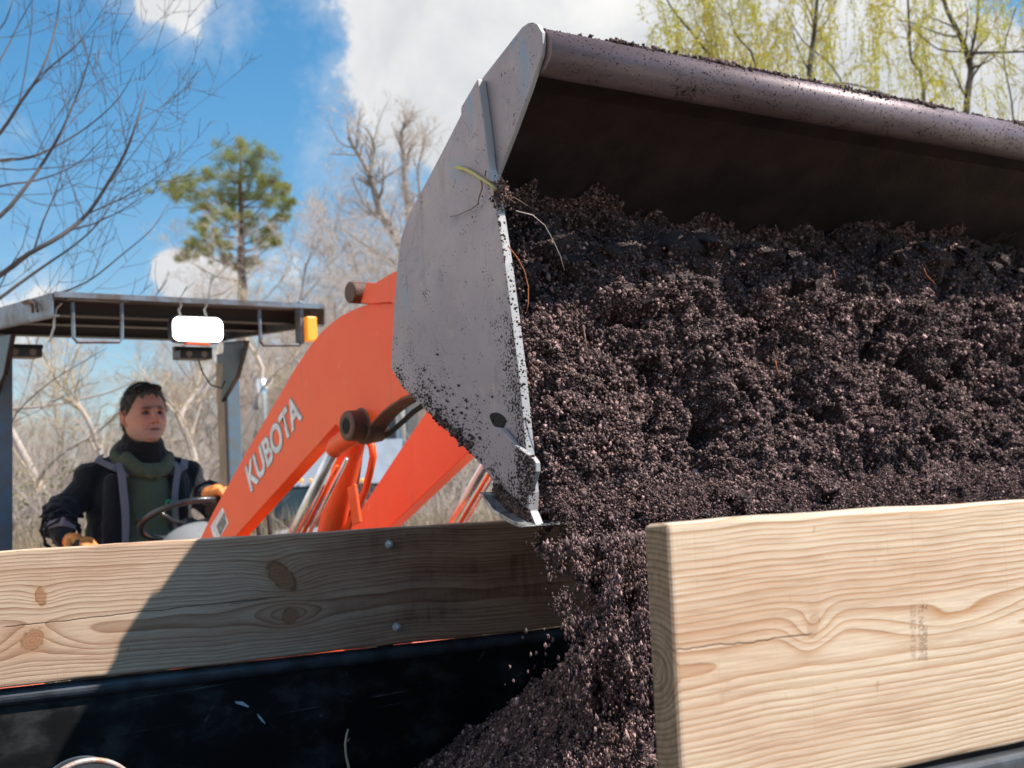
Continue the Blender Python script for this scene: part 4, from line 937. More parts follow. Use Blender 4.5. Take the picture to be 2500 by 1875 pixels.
rootlet(((1240, 600), (1262, 628), (1280, 660), (1290, 700), (1290, 740), (1285, 765)), 2.14, M_ORROOT, 'thin orange root hanging just inside the bucket side plate', .0013)
rootlet(((1425, 800), (1432, 850), (1440, 890), (1442, 925)), 2.17, M_ROOT, 'short brown root standing upright in the left part of the soil', .0016)
rootlet(((1893, 880), (1897, 900), (1902, 920)), 2.13, M_ORROOT, 'tiny orange straw near the middle of the soil face', .0016)
rootlet(((2255, 655), (2262, 672), (2275, 685), (2282, 692)), 2.25, M_ORROOT, 'curled yellow root on the crest of the soil at right', .0018)
rootlet(((2035, 660), (2038, 672), (2041, 682)), 2.25, M_ORROOT, 'stub of orange stalk on the soil crest right of the middle', .0018)
rootlet(((2205, 620), (2211, 628), (2214, 636)), 2.3, M_ROOT, 'small brown stalk in the shaded soil near the right', .0018)
def tobj(name, mb, mat, label, cat, base, smooth=True):
    o = mb.build(name, mat, None, smooth=smooth); of = Vector(base); o.data.transform(Matrix.Translation(-of)); o.location = Matrix.Rotation(PT, 3, 'Z') @ of; o.rotation_euler = (0, 0, PT); return tag(o, label, cat)
mb = MB(); pp = [T(x, y, FB - .03) for x, y in ((852, 1900), (851, 1870), (845, 1845), (843, 1815), (846, 1795), (850, 1780))]; mb.tube(pp, [.004, .0034, .003, .0028, .0028, .002], 8)
mb.tube([pp[3], pp[3] + Vector((.012, 0, .01))], [.002, .001], 6); tobj('dry_twig', mb, M_TWIG3, 'crooked dry twig standing against the black far wall of the trailer', 'twig', pp[0])
M_CHIP = simple('pale_chip', (.50, .58, .66), .7, 0, .1, 60)
for (pl, lb) in ((((575, 1712), (592, 1713), (607, 1724), (606, 1727), (590, 1722), (577, 1718)), 'upper pale splinter stuck on the black trailer wall'), (((629, 1743), (638, 1752), (645, 1762), (648, 1768), (640, 1762), (632, 1752)), 'lower pale splinter stuck on the black trailer wall')):
    mb = MB(); mb.prism([T(x, y, FB + .02) for x, y in pl], 1, FB + .018, FB + .0235); tobj('wood_splinter', mb, M_CHIP, lb, 'splinter', T(*pl[0], FB + .02), False)
# round steel rim of the stake pipe at the lower left edge of the picture
M_RIMR = simple('rusty_steel_rim', (.48, .45, .43), .45, .3, .2, 25, .4, var2=(.42, .20, .11)); M_DISC = simple('grey_cap_steel', (.11, .12, .13), .4, .5, .3, 12, .2)
rc = T(215, 1975, 1.9); Rr = T(215, 1850, 1.9).z - rc.z
rt = thing('steel_hoop', (rc.x, rc.y, .75), PT, 'round grey steel hoop with a rusty edge in the bottom left corner', 'steel hoop')
mb = MB(); N = 64; mb.tube([rc + Vector((Rr * 1.02 * math.cos(2 * PI * k / N), .0, (Rr - .004) * math.sin(2 * PI * k / N))) for k in range(N + 1)], .0042, 10, caps=False); mb.build('rim', M_RIMR, rt, smooth=True)
mb = MB(); mb.lathe(rc + Vector((0, .03, 0)), [(0, .01), (0, Rr - .003), (.004, Rr - .002)], (0, 1, 0), 48); mb.lathe(rc + Vector((0, .004, 0)), [(0, .004), (.0, .016), (.03, .016)], (0, 1, 0), 20); mb.build('dished_plate', M_DISC, rt)
mb = MB(); mb.tube([(rc.x, rc.y + .05, .75), (rc.x, rc.y + .05, rc.z)], .022, 16); mb.build('stand', M_BLACKP, rt)

# ================================================================== DRIVER
def skin_mat():
    m, nt, b = newmat('skin'); a = nt.nodes.new('ShaderNodeAttribute'); a.attribute_name = 'tone'; co = tex_co(nt)
    c = mixc(nt, noise(nt, co, 60, 4).step(.4, .7) * .15, a.outputs['Color'], (.30, .10, .07)); nt.links.new(c, b.inputs['Base Color']); b.inputs['Roughness'].default_value = .5
    b.inputs['Subsurface Weight'].default_value = .08; b.inputs['Subsurface Radius'].default_value = (.01, .004, .002); bump(nt, b, noise(nt, co, 180, 4), .15, .001); return m
M_SKIN = skin_mat()
def cloth(name, col, sc=28, bp=.6, var=.2):
    m, nt, b = newmat(name); co = tex_co(nt); f = noise(nt, co, sc * 14, 3, .6); w = noise(nt, co, 9, 3, .5, 1.2)
    c = mixc(nt, f.step(.3, .7), tuple(x * (1 - var) for x in col), tuple(x * (1 + var) for x in col)); nt.links.new(c, b.inputs['Base Color']); b.inputs['Roughness'].default_value = .92; b.inputs['Specular IOR Level'].default_value = .2
    b.inputs['Sheen Weight'].default_value = .15; bump(nt, b, w * 3.0 + f * .12, bp, .012); return m
M_JACK = cloth('black_fleece', (.016, .016, .020)); M_LINE = cloth('grey_lining', (.19, .175, .20), bp=.3); M_HOOD = cloth('green_fleece', (.088, .100, .062)); M_GAIT = cloth('black_knit', (.011, .010, .012)); M_TROU = cloth('dark_trousers', (.03, .035, .05))
M_GLOVE = simple('orange_leather', (.80, .29, .07), .6, 0, .15, 30, .4, var2=(.62, .19, .04)); M_HAIR = simple('brown_grey_hair', (.030, .021, .017), .6, 0, .3, 40, .6, var2=(.075, .065, .058)); M_EYE = simple('eye', (.05, .03, .025), .25, 0, .3, 200)
HC = KN(352, 1017, 6.30)
person = thing('person', (HC.x, HC.y + .1, .95), PK, 'driver in black jacket, green hooded sweater and orange gloves steering under the canopy', 'person')
hs = 1.14; hrot = Matrix.Rotation(R(3), 3, 'Z') @ Matrix.Rotation(R(-6), 3, 'X')
hrotn = np.array(hrot)
def head_pts(nu, nv):
    th = np.linspace(0, PI, nv)[:, None]; ph = np.linspace(0, 2 * PI, nu, endpoint=False)[None]
    d = np.stack([np.sin(th) * np.cos(ph), np.sin(th) * np.sin(ph), np.cos(th) + 0 * ph], -1); return d
def head_shape(d, grow=0):
    x, y, z = d[..., 0], d[..., 1], d[..., 2]
    P = np.stack([np.sign(x) * np.abs(x) ** .84 * .084, y * .098, z * .122], -1)
    low = np.clip((-P[..., 2] - .015) / .10, 0, 1); P[..., 0] *= 1 - .17 * low ** 2.4
    back = np.clip(P[..., 1] / .098, 0, 1); P[..., 1] = np.where(P[..., 1] > 0, P[..., 1] * (1 - .30 * low), P[..., 1])
    fr = np.clip(-y * 3, 0, 1); P[..., 1] = np.where(y < 0, P[..., 1] * (1 - .06 * np.exp(-(P[..., 2] / .05) ** 2)), P[..., 1])
    fr2 = np.clip((-y - .1) * 2.2, 0, 1); P[..., 1] -= fr2 * .014 * low
    X, Z = P[..., 0].copy(), P[..., 2].copy(); ax = np.abs(X)
    g = lambda cx, cz, sx, sz: np.exp(-((ax - cx) / sx) ** 2 - ((Z - cz) / sz) ** 2)
    b = .0095 * g(.028, .020, .024, .009) - .016 * g(.031, .003, .015, .0095) + .0035 * g(.031, .010, .014, .004) + .004 * g(.031, -.006, .013, .004) + .006 * g(.046, -.022, .016, .016) \
        + .012 * g(0, .002, .009, .018) + .019 * g(0, -.018, .011, .014) + .021 * g(0, -.032, .013, .009) + .010 * g(.0145, -.036, .007, .007) - .003 * g(.020, -.046, .01, .008) \
        + .006 * g(0, -.060, .024, .0055) - .007 * g(0, -.0665, .024, .0028) + .0065 * g(0, -.074, .020, .0055) - .004 * g(0, -.086, .022, .006) + .010 * g(0, -.101, .022, .014) - .004 * g(.034, -.058, .008, .014)
    P[..., 1] -= b * np.clip(-y * 2.2, 0, 1)
    if grow is not 0: P += d * grow[..., None] if hasattr(grow, 'shape') else d * grow
    return P
def head_obj():
    nu, nv = 200, 160; d = head_pts(nu, nv); P = head_shape(d); X, Y, Z = P[..., 0], P[..., 1], P[..., 2]; ax = np.abs(X); fr = np.clip(-d[..., 1] * 2.5, 0, 1)
    col = np.zeros(P.shape[:2] + (4,)); col[..., 3] = 1; base = np.array([.62, .29, .205]); red = np.array([.54, .17, .14]); grey = np.array([.44, .29, .25])
    g = lambda cx, cz, sx, sz: np.exp(-((ax - cx) / sx) ** 2 - ((Z - cz) / sz) ** 2) * fr
    wr = np.clip(.38 * g(.045, -.022, .026, .024) + .6 * g(0, -.028, .018, .018) + .35 * g(0, .06, .03, .012) + .3 * g(0, -.1, .02, .012), 0, 1)[..., None]
    wg = np.clip(.75 * np.clip((-Z - .045) / .03, 0, 1) * np.clip(-d[..., 1] * 2 + .7, 0, 1), 0, .8)[..., None]
    c = base * (1 - wg) + grey * wg; c = c * (1 - wr) + red * wr
    br = np.clip(g(.030, .0185, .020, .0052) * 1.5, 0, 1)[..., None]; c = c * (1 - br) + np.array([.07, .04, .028]) * br
    lp = np.clip(g(0, -.0665, .021, .0045) * 1.1, 0, 1)[..., None]; c = c * (1 - lp) + np.array([.27, .085, .075]) * lp
    mo = np.clip(g(0, -.0668, .026, .0024) * 1.3, 0, 1)[..., None]; c = c * (1 - mo) + np.array([.08, .03, .03]) * mo
    ey = np.clip(g(.031, .0025, .0125, .0030) * 1.3, 0, 1)[..., None]; c = c * (1 - ey) + np.array([.035, .02, .018]) * ey
    nl = np.clip(np.exp(-((ax - (.019 + np.clip(-.040 - Z, 0, .03) * .55)) / .0028) ** 2) * ((Z < -.036) & (Z > -.070)) * fr, 0, 1)[..., None] * .55; c = c * (1 - nl) + np.array([.22, .09, .07]) * nl  # creases, under-eye and nose shade from here are painted into the skin colour
    fh = np.clip(sum(np.exp(-((Z - z0 - .004 * np.cos(X * 40)) / .0013) ** 2) for z0 in (.040, .050, .060)) * (ax < .045) * fr, 0, 1)[..., None] * .35; c = c * (1 - fh) + np.array([.25, .10, .08]) * fh
    ub = np.clip(g(.031, -.009, .014, .0025) * .5, 0, 1)[..., None]; c = c * (1 - ub) + np.array([.26, .11, .09]) * ub
    ns = np.clip(g(.0085, -.0435, .004, .0028) * 1.4, 0, 1)[..., None]; c = c * (1 - ns) + np.array([.06, .02, .02]) * ns
    col[..., :3] = c; V = (P.reshape(-1, 3) * hs) @ hrotn.T
    # neck and hidden trunk share the mesh: one continuous body
    idx = np.arange(nu * nv).reshape(nv, nu); q = np.stack([idx[:-1], idx[1:], np.roll(idx, -1, 1)[1:], np.roll(idx, -1, 1)[:-1]], -1).reshape(-1, 4)
    prof = [(-.065, .066, .066, .01), (-.13, .060, .062, .03), (-.19, .075, .07, .045), (-.23, .15, .09, .06), (-.30, .19, .10, .06), (-.45, .16, .10, .05), (-.62, .15, .11, .04), (-.78, .17, .12, .03)]
    m = 32; tv = []; tf = []
    for (zz, rx, ry, oy) in prof:
        for k in range(m): a = 2 * PI * k / m; tv.append((rx * math.cos(a), oy + ry * math.sin(a), zz))
    for i in range(len(prof) - 1):
        for k in range(m): tf.append((i * m + k, i * m + (k + 1) % m, (i + 1) * m + (k + 1) % m, (i + 1) * m + k))
    n0 = len(V); V = np.concatenate([V, np.array(tv)]) + np.array(HC) - np.array(OFF['person'])
    me = np_mesh('body', V, [q, np.array(tf) + n0]); cc = np.ones((len(V), 4)); cc[:n0] = col.reshape(-1, 4); cc[n0:, :3] = (.42, .2, .14)
    at_ = me.color_attributes.new('tone', 'FLOAT_COLOR', 'POINT'); at_.data.foreach_set('color', cc.astype(np.float32).ravel())
    o = link('body', me, M_SKIN, person, True); return o
body = head_obj()
def hp_(x, y, z): return HC + hrot @ (Vector((x, y, z)) * hs)
ea = None
for sx in (-1, 1):
    mb = MB(); rim = [hp_(sx * (.087 + .008 * math.sin(a) ** 2), .012 + .013 * math.cos(a) + .004, -.006 + .029 * math.sin(a)) for a in [R(-100 + 20 * k) for k in range(15)]]
    mb.tube(rim, [.0045] * 15, 8); mb.ell(hp_(sx * .085, .016, -.006), (.006, .016, .028), hrot, 14); mb.ell(hp_(sx * .084, .006, -.033), (.007, .009, .010), hrot, 12)
    o = mb.blob('ear', simple('ear_skin', (.52, .19, .12), .5, 0, .1, 50), body, .0025, 2)
    mb = MB(); mb.ell(hp_(sx * .031, -.0805, .002), (.012, .0105, .010), hrot, 16); mb.build('eye', M_EYE, body, smooth=True)
def hair():
    nu, nv = 260, 220; d = head_pts(nu, nv); P0 = head_shape(d); X, Y, Z = P0[..., 0], P0[..., 1], P0[..., 2]
    az = np.arctan2(-d[..., 1], np.abs(d[..., 0]))      # pi/2 = front
    front = np.clip(az, 0, PI / 2) / (PI / 2)
    line = np.where(az > .9, .071 + .007 * np.cos(X * 90) + .006 * np.sin(X * 210), np.where(az > .35, .080 - (0.9 - az) / .55 * .070, np.where(az > .10, .010 - .018 * (1 - (az - .10) / .25), np.where(az > -.22, .024, -.055 - .02 * np.clip(-az, 0, 1)))))
    line = line + .004 * fbm(P0, 60, 2)
    mk = (Z - line) / .010; mk = np.clip(mk, 0, 1); strand = fbm(P0 * np.array([1, .35, .6]), 130, 3, .6)
    grow = mk * (.0028 + .008 * np.clip(Z / .1, 0, 1) + .003 * strand) - .002 * (1 - mk)
    P = head_shape(d, grow); V = (P.reshape(-1, 3) * hs) @ hrotn.T; idx = np.arange(nu * nv).reshape(nv, nu); kq = (mk > .02)
    q = np.stack([idx[:-1], idx[1:], np.roll(idx, -1, 1)[1:], np.roll(idx, -1, 1)[:-1]], -1)[kq[:-1]].reshape(-1, 4)
    o = link('hair', np_mesh('hair', V + np.array(HC) - np.array(OFF['person']), [q]), M_HAIR, person, True)
    t = Tubes(); rg = np.random.RandomState(2); fi = np.argwhere(mk > .6)
    for k in rg.randint(0, len(fi), 2600):
        a, b = fi[k]; p = Vector(tuple(P[a, b] * hs)); nd = Vector(tuple(d[a, b])); dr = (nd * .5 + Vector((rg.randn() * .3, -.25 + rg.randn() * .3, -.5 if Z[a, b] < .06 else .2)) * .7).normalized(); L = .008 + rg.rand() * .008
        pt = [HC + hrot @ (p - nd * .003), HC + hrot @ (p + dr * L * .6), HC + hrot @ (p + dr * L + nd * .002)]; t.add(pt, [.0009, .0007, .0002])
    h2 = Tubes.build(t, 'hair_strands', M_HAIR, o)
hair()
# sunglasses pushed up on the head
M_GLASS = simple('dark_glasses', (.006, .006, .008), .12, 0, .2, 30, coat=.8)
mb = MB(); pts = [hp_(.092 * math.sin(a) * .9, .02 - .088 * math.cos(a), .098 - .03 * (1 - math.cos(a))) for a in [R(-110 + 10 * k) for k in range(23)]]; mb.tube(pts, .0035, 8)
for sx in (-1, 1):
    rr_ = hrot @ (Matrix.Rotation(R(-52), 3, 'X') @ Matrix.Rotation(R(sx * 22), 3, 'Y')); mb.ell(hp_(sx * .036, -.045, .112), (.032, .019, .006), rr_, 20)
mb.build('sunglasses', M_GLASS, person, smooth=True)
# clothes; coordinates relative to the head centre: +x his left (picture right), -y forward
pc = lambda x, y, z: HC + Vector((x, y, z))
mb = MB()
mb.ell(pc(0, .06, -.36), (.175, .13, .20)); mb.ell(pc(0, .04, -.55), (.17, .15, .20)); mb.ell(pc(0, .06, -.25), (.17, .10, .085)); mb.ell(pc(0, -.03, -.40), (.12, .07, .16)); mb.ell(pc(0.0, -.075, -.60), (.13, .06, .10))
for k, (x0, x1, zz) in enumerate(((-.08, .02, -.50), (-.04, .08, -.55), (-.10, .03, -.60), (.0, .09, -.46))): mb.caps(pc(x0, -.095, zz + .03), pc(x1, -.10, zz - .03), .016, .010)
mb.blob('sweater', M_HOOD, person, .009, 5)
mb = MB(); N = 22      # hood lying round the neck
for k in range(N):
    a0, a1 = [R(-78 + (336 * (k + j)) / N) + PI * 1.5 + R(-0) for j in (0, 1)]
    f = lambda a: pc(.118 * math.cos(a) * 1.0, .035 + .105 * math.sin(a), -.185 + .065 * math.sin(a) - .015 * abs(math.cos(a)))
    a0, a1 = [2 * PI * (k + j) / N for j in (0, 1)]; mb.caps(f(a0), f(a1), .036, .036)
mb.caps(pc(-.10, -.03, -.19), pc(-.02, -.10, -.275), .03, .02); mb.caps(pc(.10, -.03, -.19), pc(.02, -.10, -.275), .03, .02); mb.ell(pc(0, .13, -.16), (.11, .06, .08))
mb.blob('sweater_hood', M_HOOD, person, .007, 6)
mb = MB()
for j, (zz, r) in enumerate(((-.112, .078), (-.145, .088), (-.178, .096), (-.215, .095))):
    for k in range(16):
        p = [pc(r * math.cos(a) * .98, .022 + .006 * j + r * 1.02 * math.sin(a), zz + .028 * math.sin(a) + .004 * math.sin(3 * a + j)) for a in (2 * PI * k / 16, 2 * PI * (k + 1) / 16)]; mb.caps(p[0], p[1], .021, .021)
mb.ell(pc(0, .02, -.20), (.075, .075, .06)); mb.blob('neck_gaiter', M_GAIT, person, .006, 3)
# jacket, open in front
mb = MB()
for sx in (-1, 1):
    mb.caps(pc(sx * .12, .08, -.245), pc(sx * .245, .07, -.27), .06, .07)
    mb.ell(pc(sx * .165, .09, -.38), (.085, .13, .20)); mb.ell(pc(sx * .165, .07, -.58), (.095, .15, .20)); mb.caps(pc(sx * .09, .10, -.235), pc(sx * .215, .09, -.285), .075, .082)
    mb.caps(pc(sx * (.135 if sx > 0 else .178), -.045, -.30), pc(sx * (.150 if sx > 0 else .195), -.055, -.62), .040, .045)
mb.ell(pc(0, .15, -.42), (.2, .07, .26)); mb.caps(pc(0, .14, -.22), pc(0, .16, -.3), .08, .09)
RE, RH = pc(-.40, .07, -.46), pc(-.42, -.08, -.535); LE, LH = pc(.335, -.04, -.45), pc(.155, -.33, -.375)
mb.caps(pc(-.225, .09, -.30), pc(-.33, .09, -.40), .078, .070); mb.caps(pc(-.33, .09, -.40), RE, .070, .064); mb.caps(RE, RH, .064, .050)
mb.caps(pc(.225, .09, -.295), pc(.30, .03, -.39), .078, .070); mb.caps(pc(.30, .03, -.39), LE, .070, .062); mb.caps(LE, LH, .062, .048)
for (a, b_, t0) in ((pc(-.33, .09, -.40), RE, .0), (RE, RH, .3), (pc(.28, .05, -.37), LE, .1), (LE, LH, .3)):      # sleeve folds
    for k in range(4):
        c_ = a + (b_ - a) * (.1 + .25 * k); dd = (b_ - a).normalized(); o1 = dd.orthogonal(); o2 = dd.cross(o1); 
        for m_ in range(5):
            q0 = R(60 * m_ + 35 * k); q1 = R(60 * m_ + 50 + 35 * k); mb.caps(c_ + (o1 * math.cos(q0) + o2 * math.sin(q0)) * .060, c_ + dd * .012 + (o1 * math.cos(q1) + o2 * math.sin(q1)) * .060, .012, .008, 8)
jk = mb.blob('jacket', M_JACK, person, .0085, 4, .5)
def ribbon(name, pts, w, side, mat, par, th=.006):
    mb = MB(); vs = []; n = len(pts)
    for i, p in enumerate(pts):
        t = (pts[min(i + 1, n - 1)] - pts[max(i - 1, 0)]).normalized(); s_ = side[i] if isinstance(side, list) else side; s_ = (Vector(s_) - t * Vector(s_).dot(t)).normalized(); nn = t.cross(s_); ww = w[i] if isinstance(w, list) else w
        for q in ((0, 0), (ww, 0), (ww, th), (0, th)): vs.append(p + s_ * q[0] + nn * q[1])
    fs = [(0, 1, 2, 3), tuple((n - 1) * 4 + k for k in (3, 2, 1, 0))]
    for i in range(n - 1):
        for k in range(4): fs.append((i * 4 + k, i * 4 + (k + 1) % 4, (i + 1) * 4 + (k + 1) % 4, (i + 1) * 4 + k))
    mb.add(vs, fs); o = mb.build(name, mat, par, bevel=.002, smooth=True); m = o.modifiers.new('sub', 'SUBSURF'); m.levels = 2; m.render_levels = 2; return o
for sx in (-1, 1):
    k_ = 0 if sx > 0 else .048
    ribbon('lining', [pc(sx * .150, -.02, -.215), pc(sx * (.145 + k_ * .4), -.075, -.26), pc(sx * (.118 + k_), -.094, -.34), pc(sx * (.110 + k_), -.102, -.45), pc(sx * (.118 + k_), -.112, -.58), pc(sx * (.13 + k_), -.115, -.70)], [.025, .034, .036, .034, .030, .025], (-sx * 1.0, -.25, .05), M_LINE, jk)
    ribbon('collar', [pc(sx * .10, -.05, -.27), pc(sx * .155, -.035, -.225), pc(sx * .195, .03, -.195), pc(sx * .15, .12, -.17)], [.022, .040, .036, .03], (sx * .8, -.3, -.35), M_LINE, jk)
ribbon('cuff_band', [RH + Vector((-.06, .045, .035)), RH + Vector((-.01, -.03, .055)), RH + Vector((.05, -.01, .03))], .035, (0, .3, .9), M_LINE, jk)
# chest mark
mg, mr = simple('green_thread', (.02, .42, .20), .8), simple('red_thread', (.45, .02, .03), .8)
e = pc(.052, -.128, -.405)
mb = MB(); mb.tube([e + Vector((.012 * math.cos(a), -.002, .012 * math.sin(a))) for a in [R(10 + 22 * k) for k in range(9)]], .004, 8); mb.tube([e + Vector((-.012, -.002, 0)), e + Vector((-.010, -.002, -.02)), e + Vector((.006, -.002, -.027)), e + Vector((.03, -.002, -.027))], .003, 8); mk_ = mb.build('chest_emblem', mg, person)
mb = MB(); mb.box(e + Vector((.010, -.003, -.008)), (.018, .004, .008)); mb.build('emblem_red', mr, mk_)
# gloves
def glove(name, wrist, palm_dir, up, curl, thumb_side, sc=1.0, spread=.0):
    """palm along palm_dir, back of the hand faces up, fingers bend away from up"""
    f = Vector(palm_dir).normalized(); u = Vector(up); u = (u - f * u.dot(f)).normalized(); s = f.cross(u) * thumb_side; mb = MB()
    w = Vector(wrist); mb.caps(w, w + f * .04 * sc, .030 * sc, .032 * sc); c_ = w + f * .065 * sc
    for k in range(4):
        off_ = s * (.030 - .020 * k) * sc; kn = c_ + off_ + f * (.030 - .004 * abs(k - 1)) * sc; mb.caps(w + f * .02 * sc + off_ * .7, kn, .017 * sc, .0135 * sc)
        L = [.040, .045, .042, .034][k] * sc; d_ = f; p = kn; r_ = .0125 * sc; a_ = 0
        for j, cf_ in enumerate(curl):
            a_ += cf_ + .06 * k; dd = f * math.cos(a_) - u * math.sin(a_) + s * spread * (1.5 - k) * .1; q = p + dd * L * [1, .7, .55][j]; mb.caps(p, q, r_, r_ * .93, 10); p = q; r_ *= .93
    t0 = w + f * .035 * sc + s * .030 * sc; t1 = t0 + (s * .8 + f * .55 - u * .15).normalized() * .042 * sc; t2 = t1 + (f * .75 - u * .7 + s * .1).normalized() * .036 * sc; mb.caps(t0, t1, .018 * sc, .0155 * sc, 10); mb.caps(t1, t2, .0155 * sc, .013 * sc, 10)
    return mb.blob(name, M_GLOVE, person, .0032, 2, .5)
wt = wc + wrot @ Vector((WR * math.cos(R(-62)), WR * math.sin(R(-62)), 0))      # where the left hand holds the wheel rim
gdir = Vector((.35, -1, .15)).normalized()
glove('glove', wt - gdir * .085 + Vector((0, 0, .045)), gdir, (0, -.25, 1), (.75, .95, .8), -1 if True else 1, 1.18)
glove('glove', RH + Vector((.01, -.03, -.012)), (.45, -.85, -.12), (0, -.35, .9), (.5, .7, .6), 1, 1.12)
mb = MB()      # trousers and boots (hidden by the trailer)
for sx in (-1, 1): mb.caps(pc(sx * .10, .06, -.78), pc(sx * .16, -.42, -.78), .095, .075); mb.caps(pc(sx * .16, -.42, -.78), pc(sx * .17, -.50, -1.20), .072, .05)
mb.ell(pc(0, .07, -.76), (.18, .15, .12)); mb.blob('trousers', M_TROU, person, .014, 4)
for sx in (-1, 1):
    mb = MB(); mb.caps(pc(sx * .17, -.49, -1.17), pc(sx * .17, -.50, -1.30), .055, .05); mb.caps(pc(sx * .17, -.50, -1.30), pc(sx * .17, -.63, -1.31), .05, .045); mb.blob('boot', M_RUBBER, person, .01, 2)
mb = MB(); mb.bar(RH + Vector((.02, -.12, -.05)), RH + Vector((.02, -.08, -.35)), .02, .02, (0, 1, 0)); mb.ell(RH + Vector((.02, -.125, -.04)), (.022, .022, .03)); mb.build('control_lever', M_RUBBER, tractor, smooth=True)

# ================================================================== LORRY behind
TY = 20.5; tcx = at(818, 1100, TY).x; lp = lambda px, py, y=TY: at(px, py, y)
tr = thing('lorry', (tcx, TY + 1.5, 0), 0, 'parked blue and silver lorry facing the viewer behind the loader arms', 'lorry')
M_LB = simple('lorry_blue', (.035, .10, .15), .3, .1, .2, 2, coat=.5); M_LS = simple('lorry_silver', (.46, .50, .55), .4, .3, .15, 2); M_LD = simple('lorry_dark', (.045, .06, .075), .3, 0, .3, 1.5, coat=.3); M_LG = simple('windscreen', (.03, .11, .16), .08, 0, .2, 2, coat=1)
x0, x1 = lp(650, 1100).x, lp(1000, 1100).x; zz = lambda py: lp(820, py).z
mb = MB(); mb.box(((x0 + x1) / 2, TY + 1.9, (zz(955) + .9) / 2), (x1 - x0 - .12, 2.2, zz(955) - .9)); mb.build('box_body', M_LD, tr, bevel=.08, seg=4)
mb = MB(); mb.box(((x0 + x1) / 2, TY + .9, (zz(1080) + .7) / 2), (x1 - x0 - .15, 1.8, zz(1080) - .7)); cab = mb.build('cab', M_LB, tr, bevel=.06, seg=4)
mb = MB(); a, b_ = zz(1078), zz(1184); mb.add([(x0 + .1, TY - .02, a), (x1 - .1, TY - .02, a), (x1 - .1, TY - .28, b_), (x0 + .1, TY - .28, b_), (x0 + .1, TY + .02, a), (x1 - .1, TY + .02, a), (x1 - .1, TY - .25, b_), (x0 + .1, TY - .25, b_)], [(0, 1, 2, 3), (7, 6, 5, 4), (0, 4, 5, 1), (1, 5, 6, 2), (2, 6, 7, 3), (3, 7, 4, 0)]); vis = mb.build('sun_visor', M_LS, cab)
for px in (710, 735, 760, 860, 884):
    p = lp(px, 1173, TY - .3); mb = MB(); mb.ell(p, (.032, .03, .028), None, 12); mb.build('marker_lamp', M_AMBER, vis, smooth=True)
mb = MB(); mb.box(((x0 + x1) / 2, TY - .01, (zz(1188) + zz(1262)) / 2), (x1 - x0 - .4, .03, zz(1188) - zz(1262))); mb.build('windscreen', M_LG, cab, bevel=.01)
mb = MB(); mb.box(((x0 + x1) / 2, TY - .05, zz(1270)), (x1 - x0 - .3, .08, .06)); mb.build('wiper_cowl', M_BLACKP, cab, bevel=.01)
mb = MB(); mb.box(((x0 + x1) / 2, TY - .75, (zz(1284) + .6) / 2), (x1 - x0 - .5, 1.5, zz(1284) - .6)); mb.build('hood', M_LS, tr, bevel=.12, seg=4)
mb = MB(); mb.box(((x0 + x1) / 2, TY - 1.5, .6), (x1 - x0 - .2, .12, .35)); mb.build('bumper', M_CHROME, tr, bevel=.03)
for k, px in ((0, 640), (1, 974)):
    p = lp(px, 950, TY + .6); mb = MB(); mb.tube([(p.x, TY + .6, .9), (p.x, TY + .6, p.z - .1), (p.x, TY + .55, p.z + .15)], .075, 20); mb.build('exhaust_stack', M_CHROME, tr, smooth=True)
for px in (665, 1010):
    p = lp(px, 1130, TY - .1); mb = MB(); mb.box(p, (.16, .06, .42)); mi = mb.build('mirror', M_LD, cab, bevel=.03); mb = MB(); mb.tube([p + Vector((0, 0, .25)), p + Vector((0, .2, .27)), (p.x + (-.15 if px > 900 else .15), TY + .2, p.z + .2)], .012, 8); mb.build('mirror_arm', M_CHROME, mi)
for sx in (-1, 1):
    for yy in (TY - .6, TY + 2.6): wheel(tr, (tcx + sx * .9, yy, .48), .48, .28, (1, 0, 0), M_LS)

# ================================================================== TREES
RG = random.Random(4)
def rvec(s): return Vector((RG.gauss(0, s), RG.gauss(0, s), RG.gauss(0, s)))
def grow(tA, tB, p, d, L, r, lev, maxlev, kids, up=.05, bend=.16, split=.012, ratio=.62, minr=.003, droop=0.0, seg=4, leaf=None):
    pts, rad = [p.copy()], [r]; q = p.copy(); dd = d.normalized()
    for i in range(seg):
        dd = (dd + rvec(bend) + Vector((0, 0, up - droop * (lev >= maxlev - 1)))).normalized(); q = q + dd * (L / seg); pts.append(q.copy()); rad.append(max(minr * .6, r * (1 - .75 * (i + 1) / seg)))
    (tA if r > split else tB).add(pts, rad, 6 if r > .05 else (4 if r > .015 else 3))
    if leaf is not None and lev >= maxlev - 1: leaf.append(pts)
    if lev >= maxlev: return
    n = kids[min(lev, len(kids) - 1)]
    for k in range(n):
        t = .22 + .78 * (k + RG.random()) / n; i = min(int(t * seg), seg - 1); f = t * seg - i; b = pts[i].lerp(pts[i + 1], min(f, 1)); ax = (pts[i + 1] - pts[i]).normalized()
        side = ax.cross(rvec(1)).normalized(); an = R(RG.uniform(25, 60)); nd = ax * math.cos(an) + side * math.sin(an); rr = max(minr, r * (1 - .7 * t) * .6)
        grow(tA, tB, b, nd, L * ratio * (1.15 - .5 * t) * RG.uniform(.7, 1.15), rr, lev + 1, maxlev, kids, up, bend, split, ratio, minr, droop, 3 if lev + 1 >= maxlev else seg, leaf)
def two_part(root, tA, tB, matA, matB):
    if tA.g: tA.build('trunk', matA, root)
    if tB.g: tB.build('crown', matB, root)
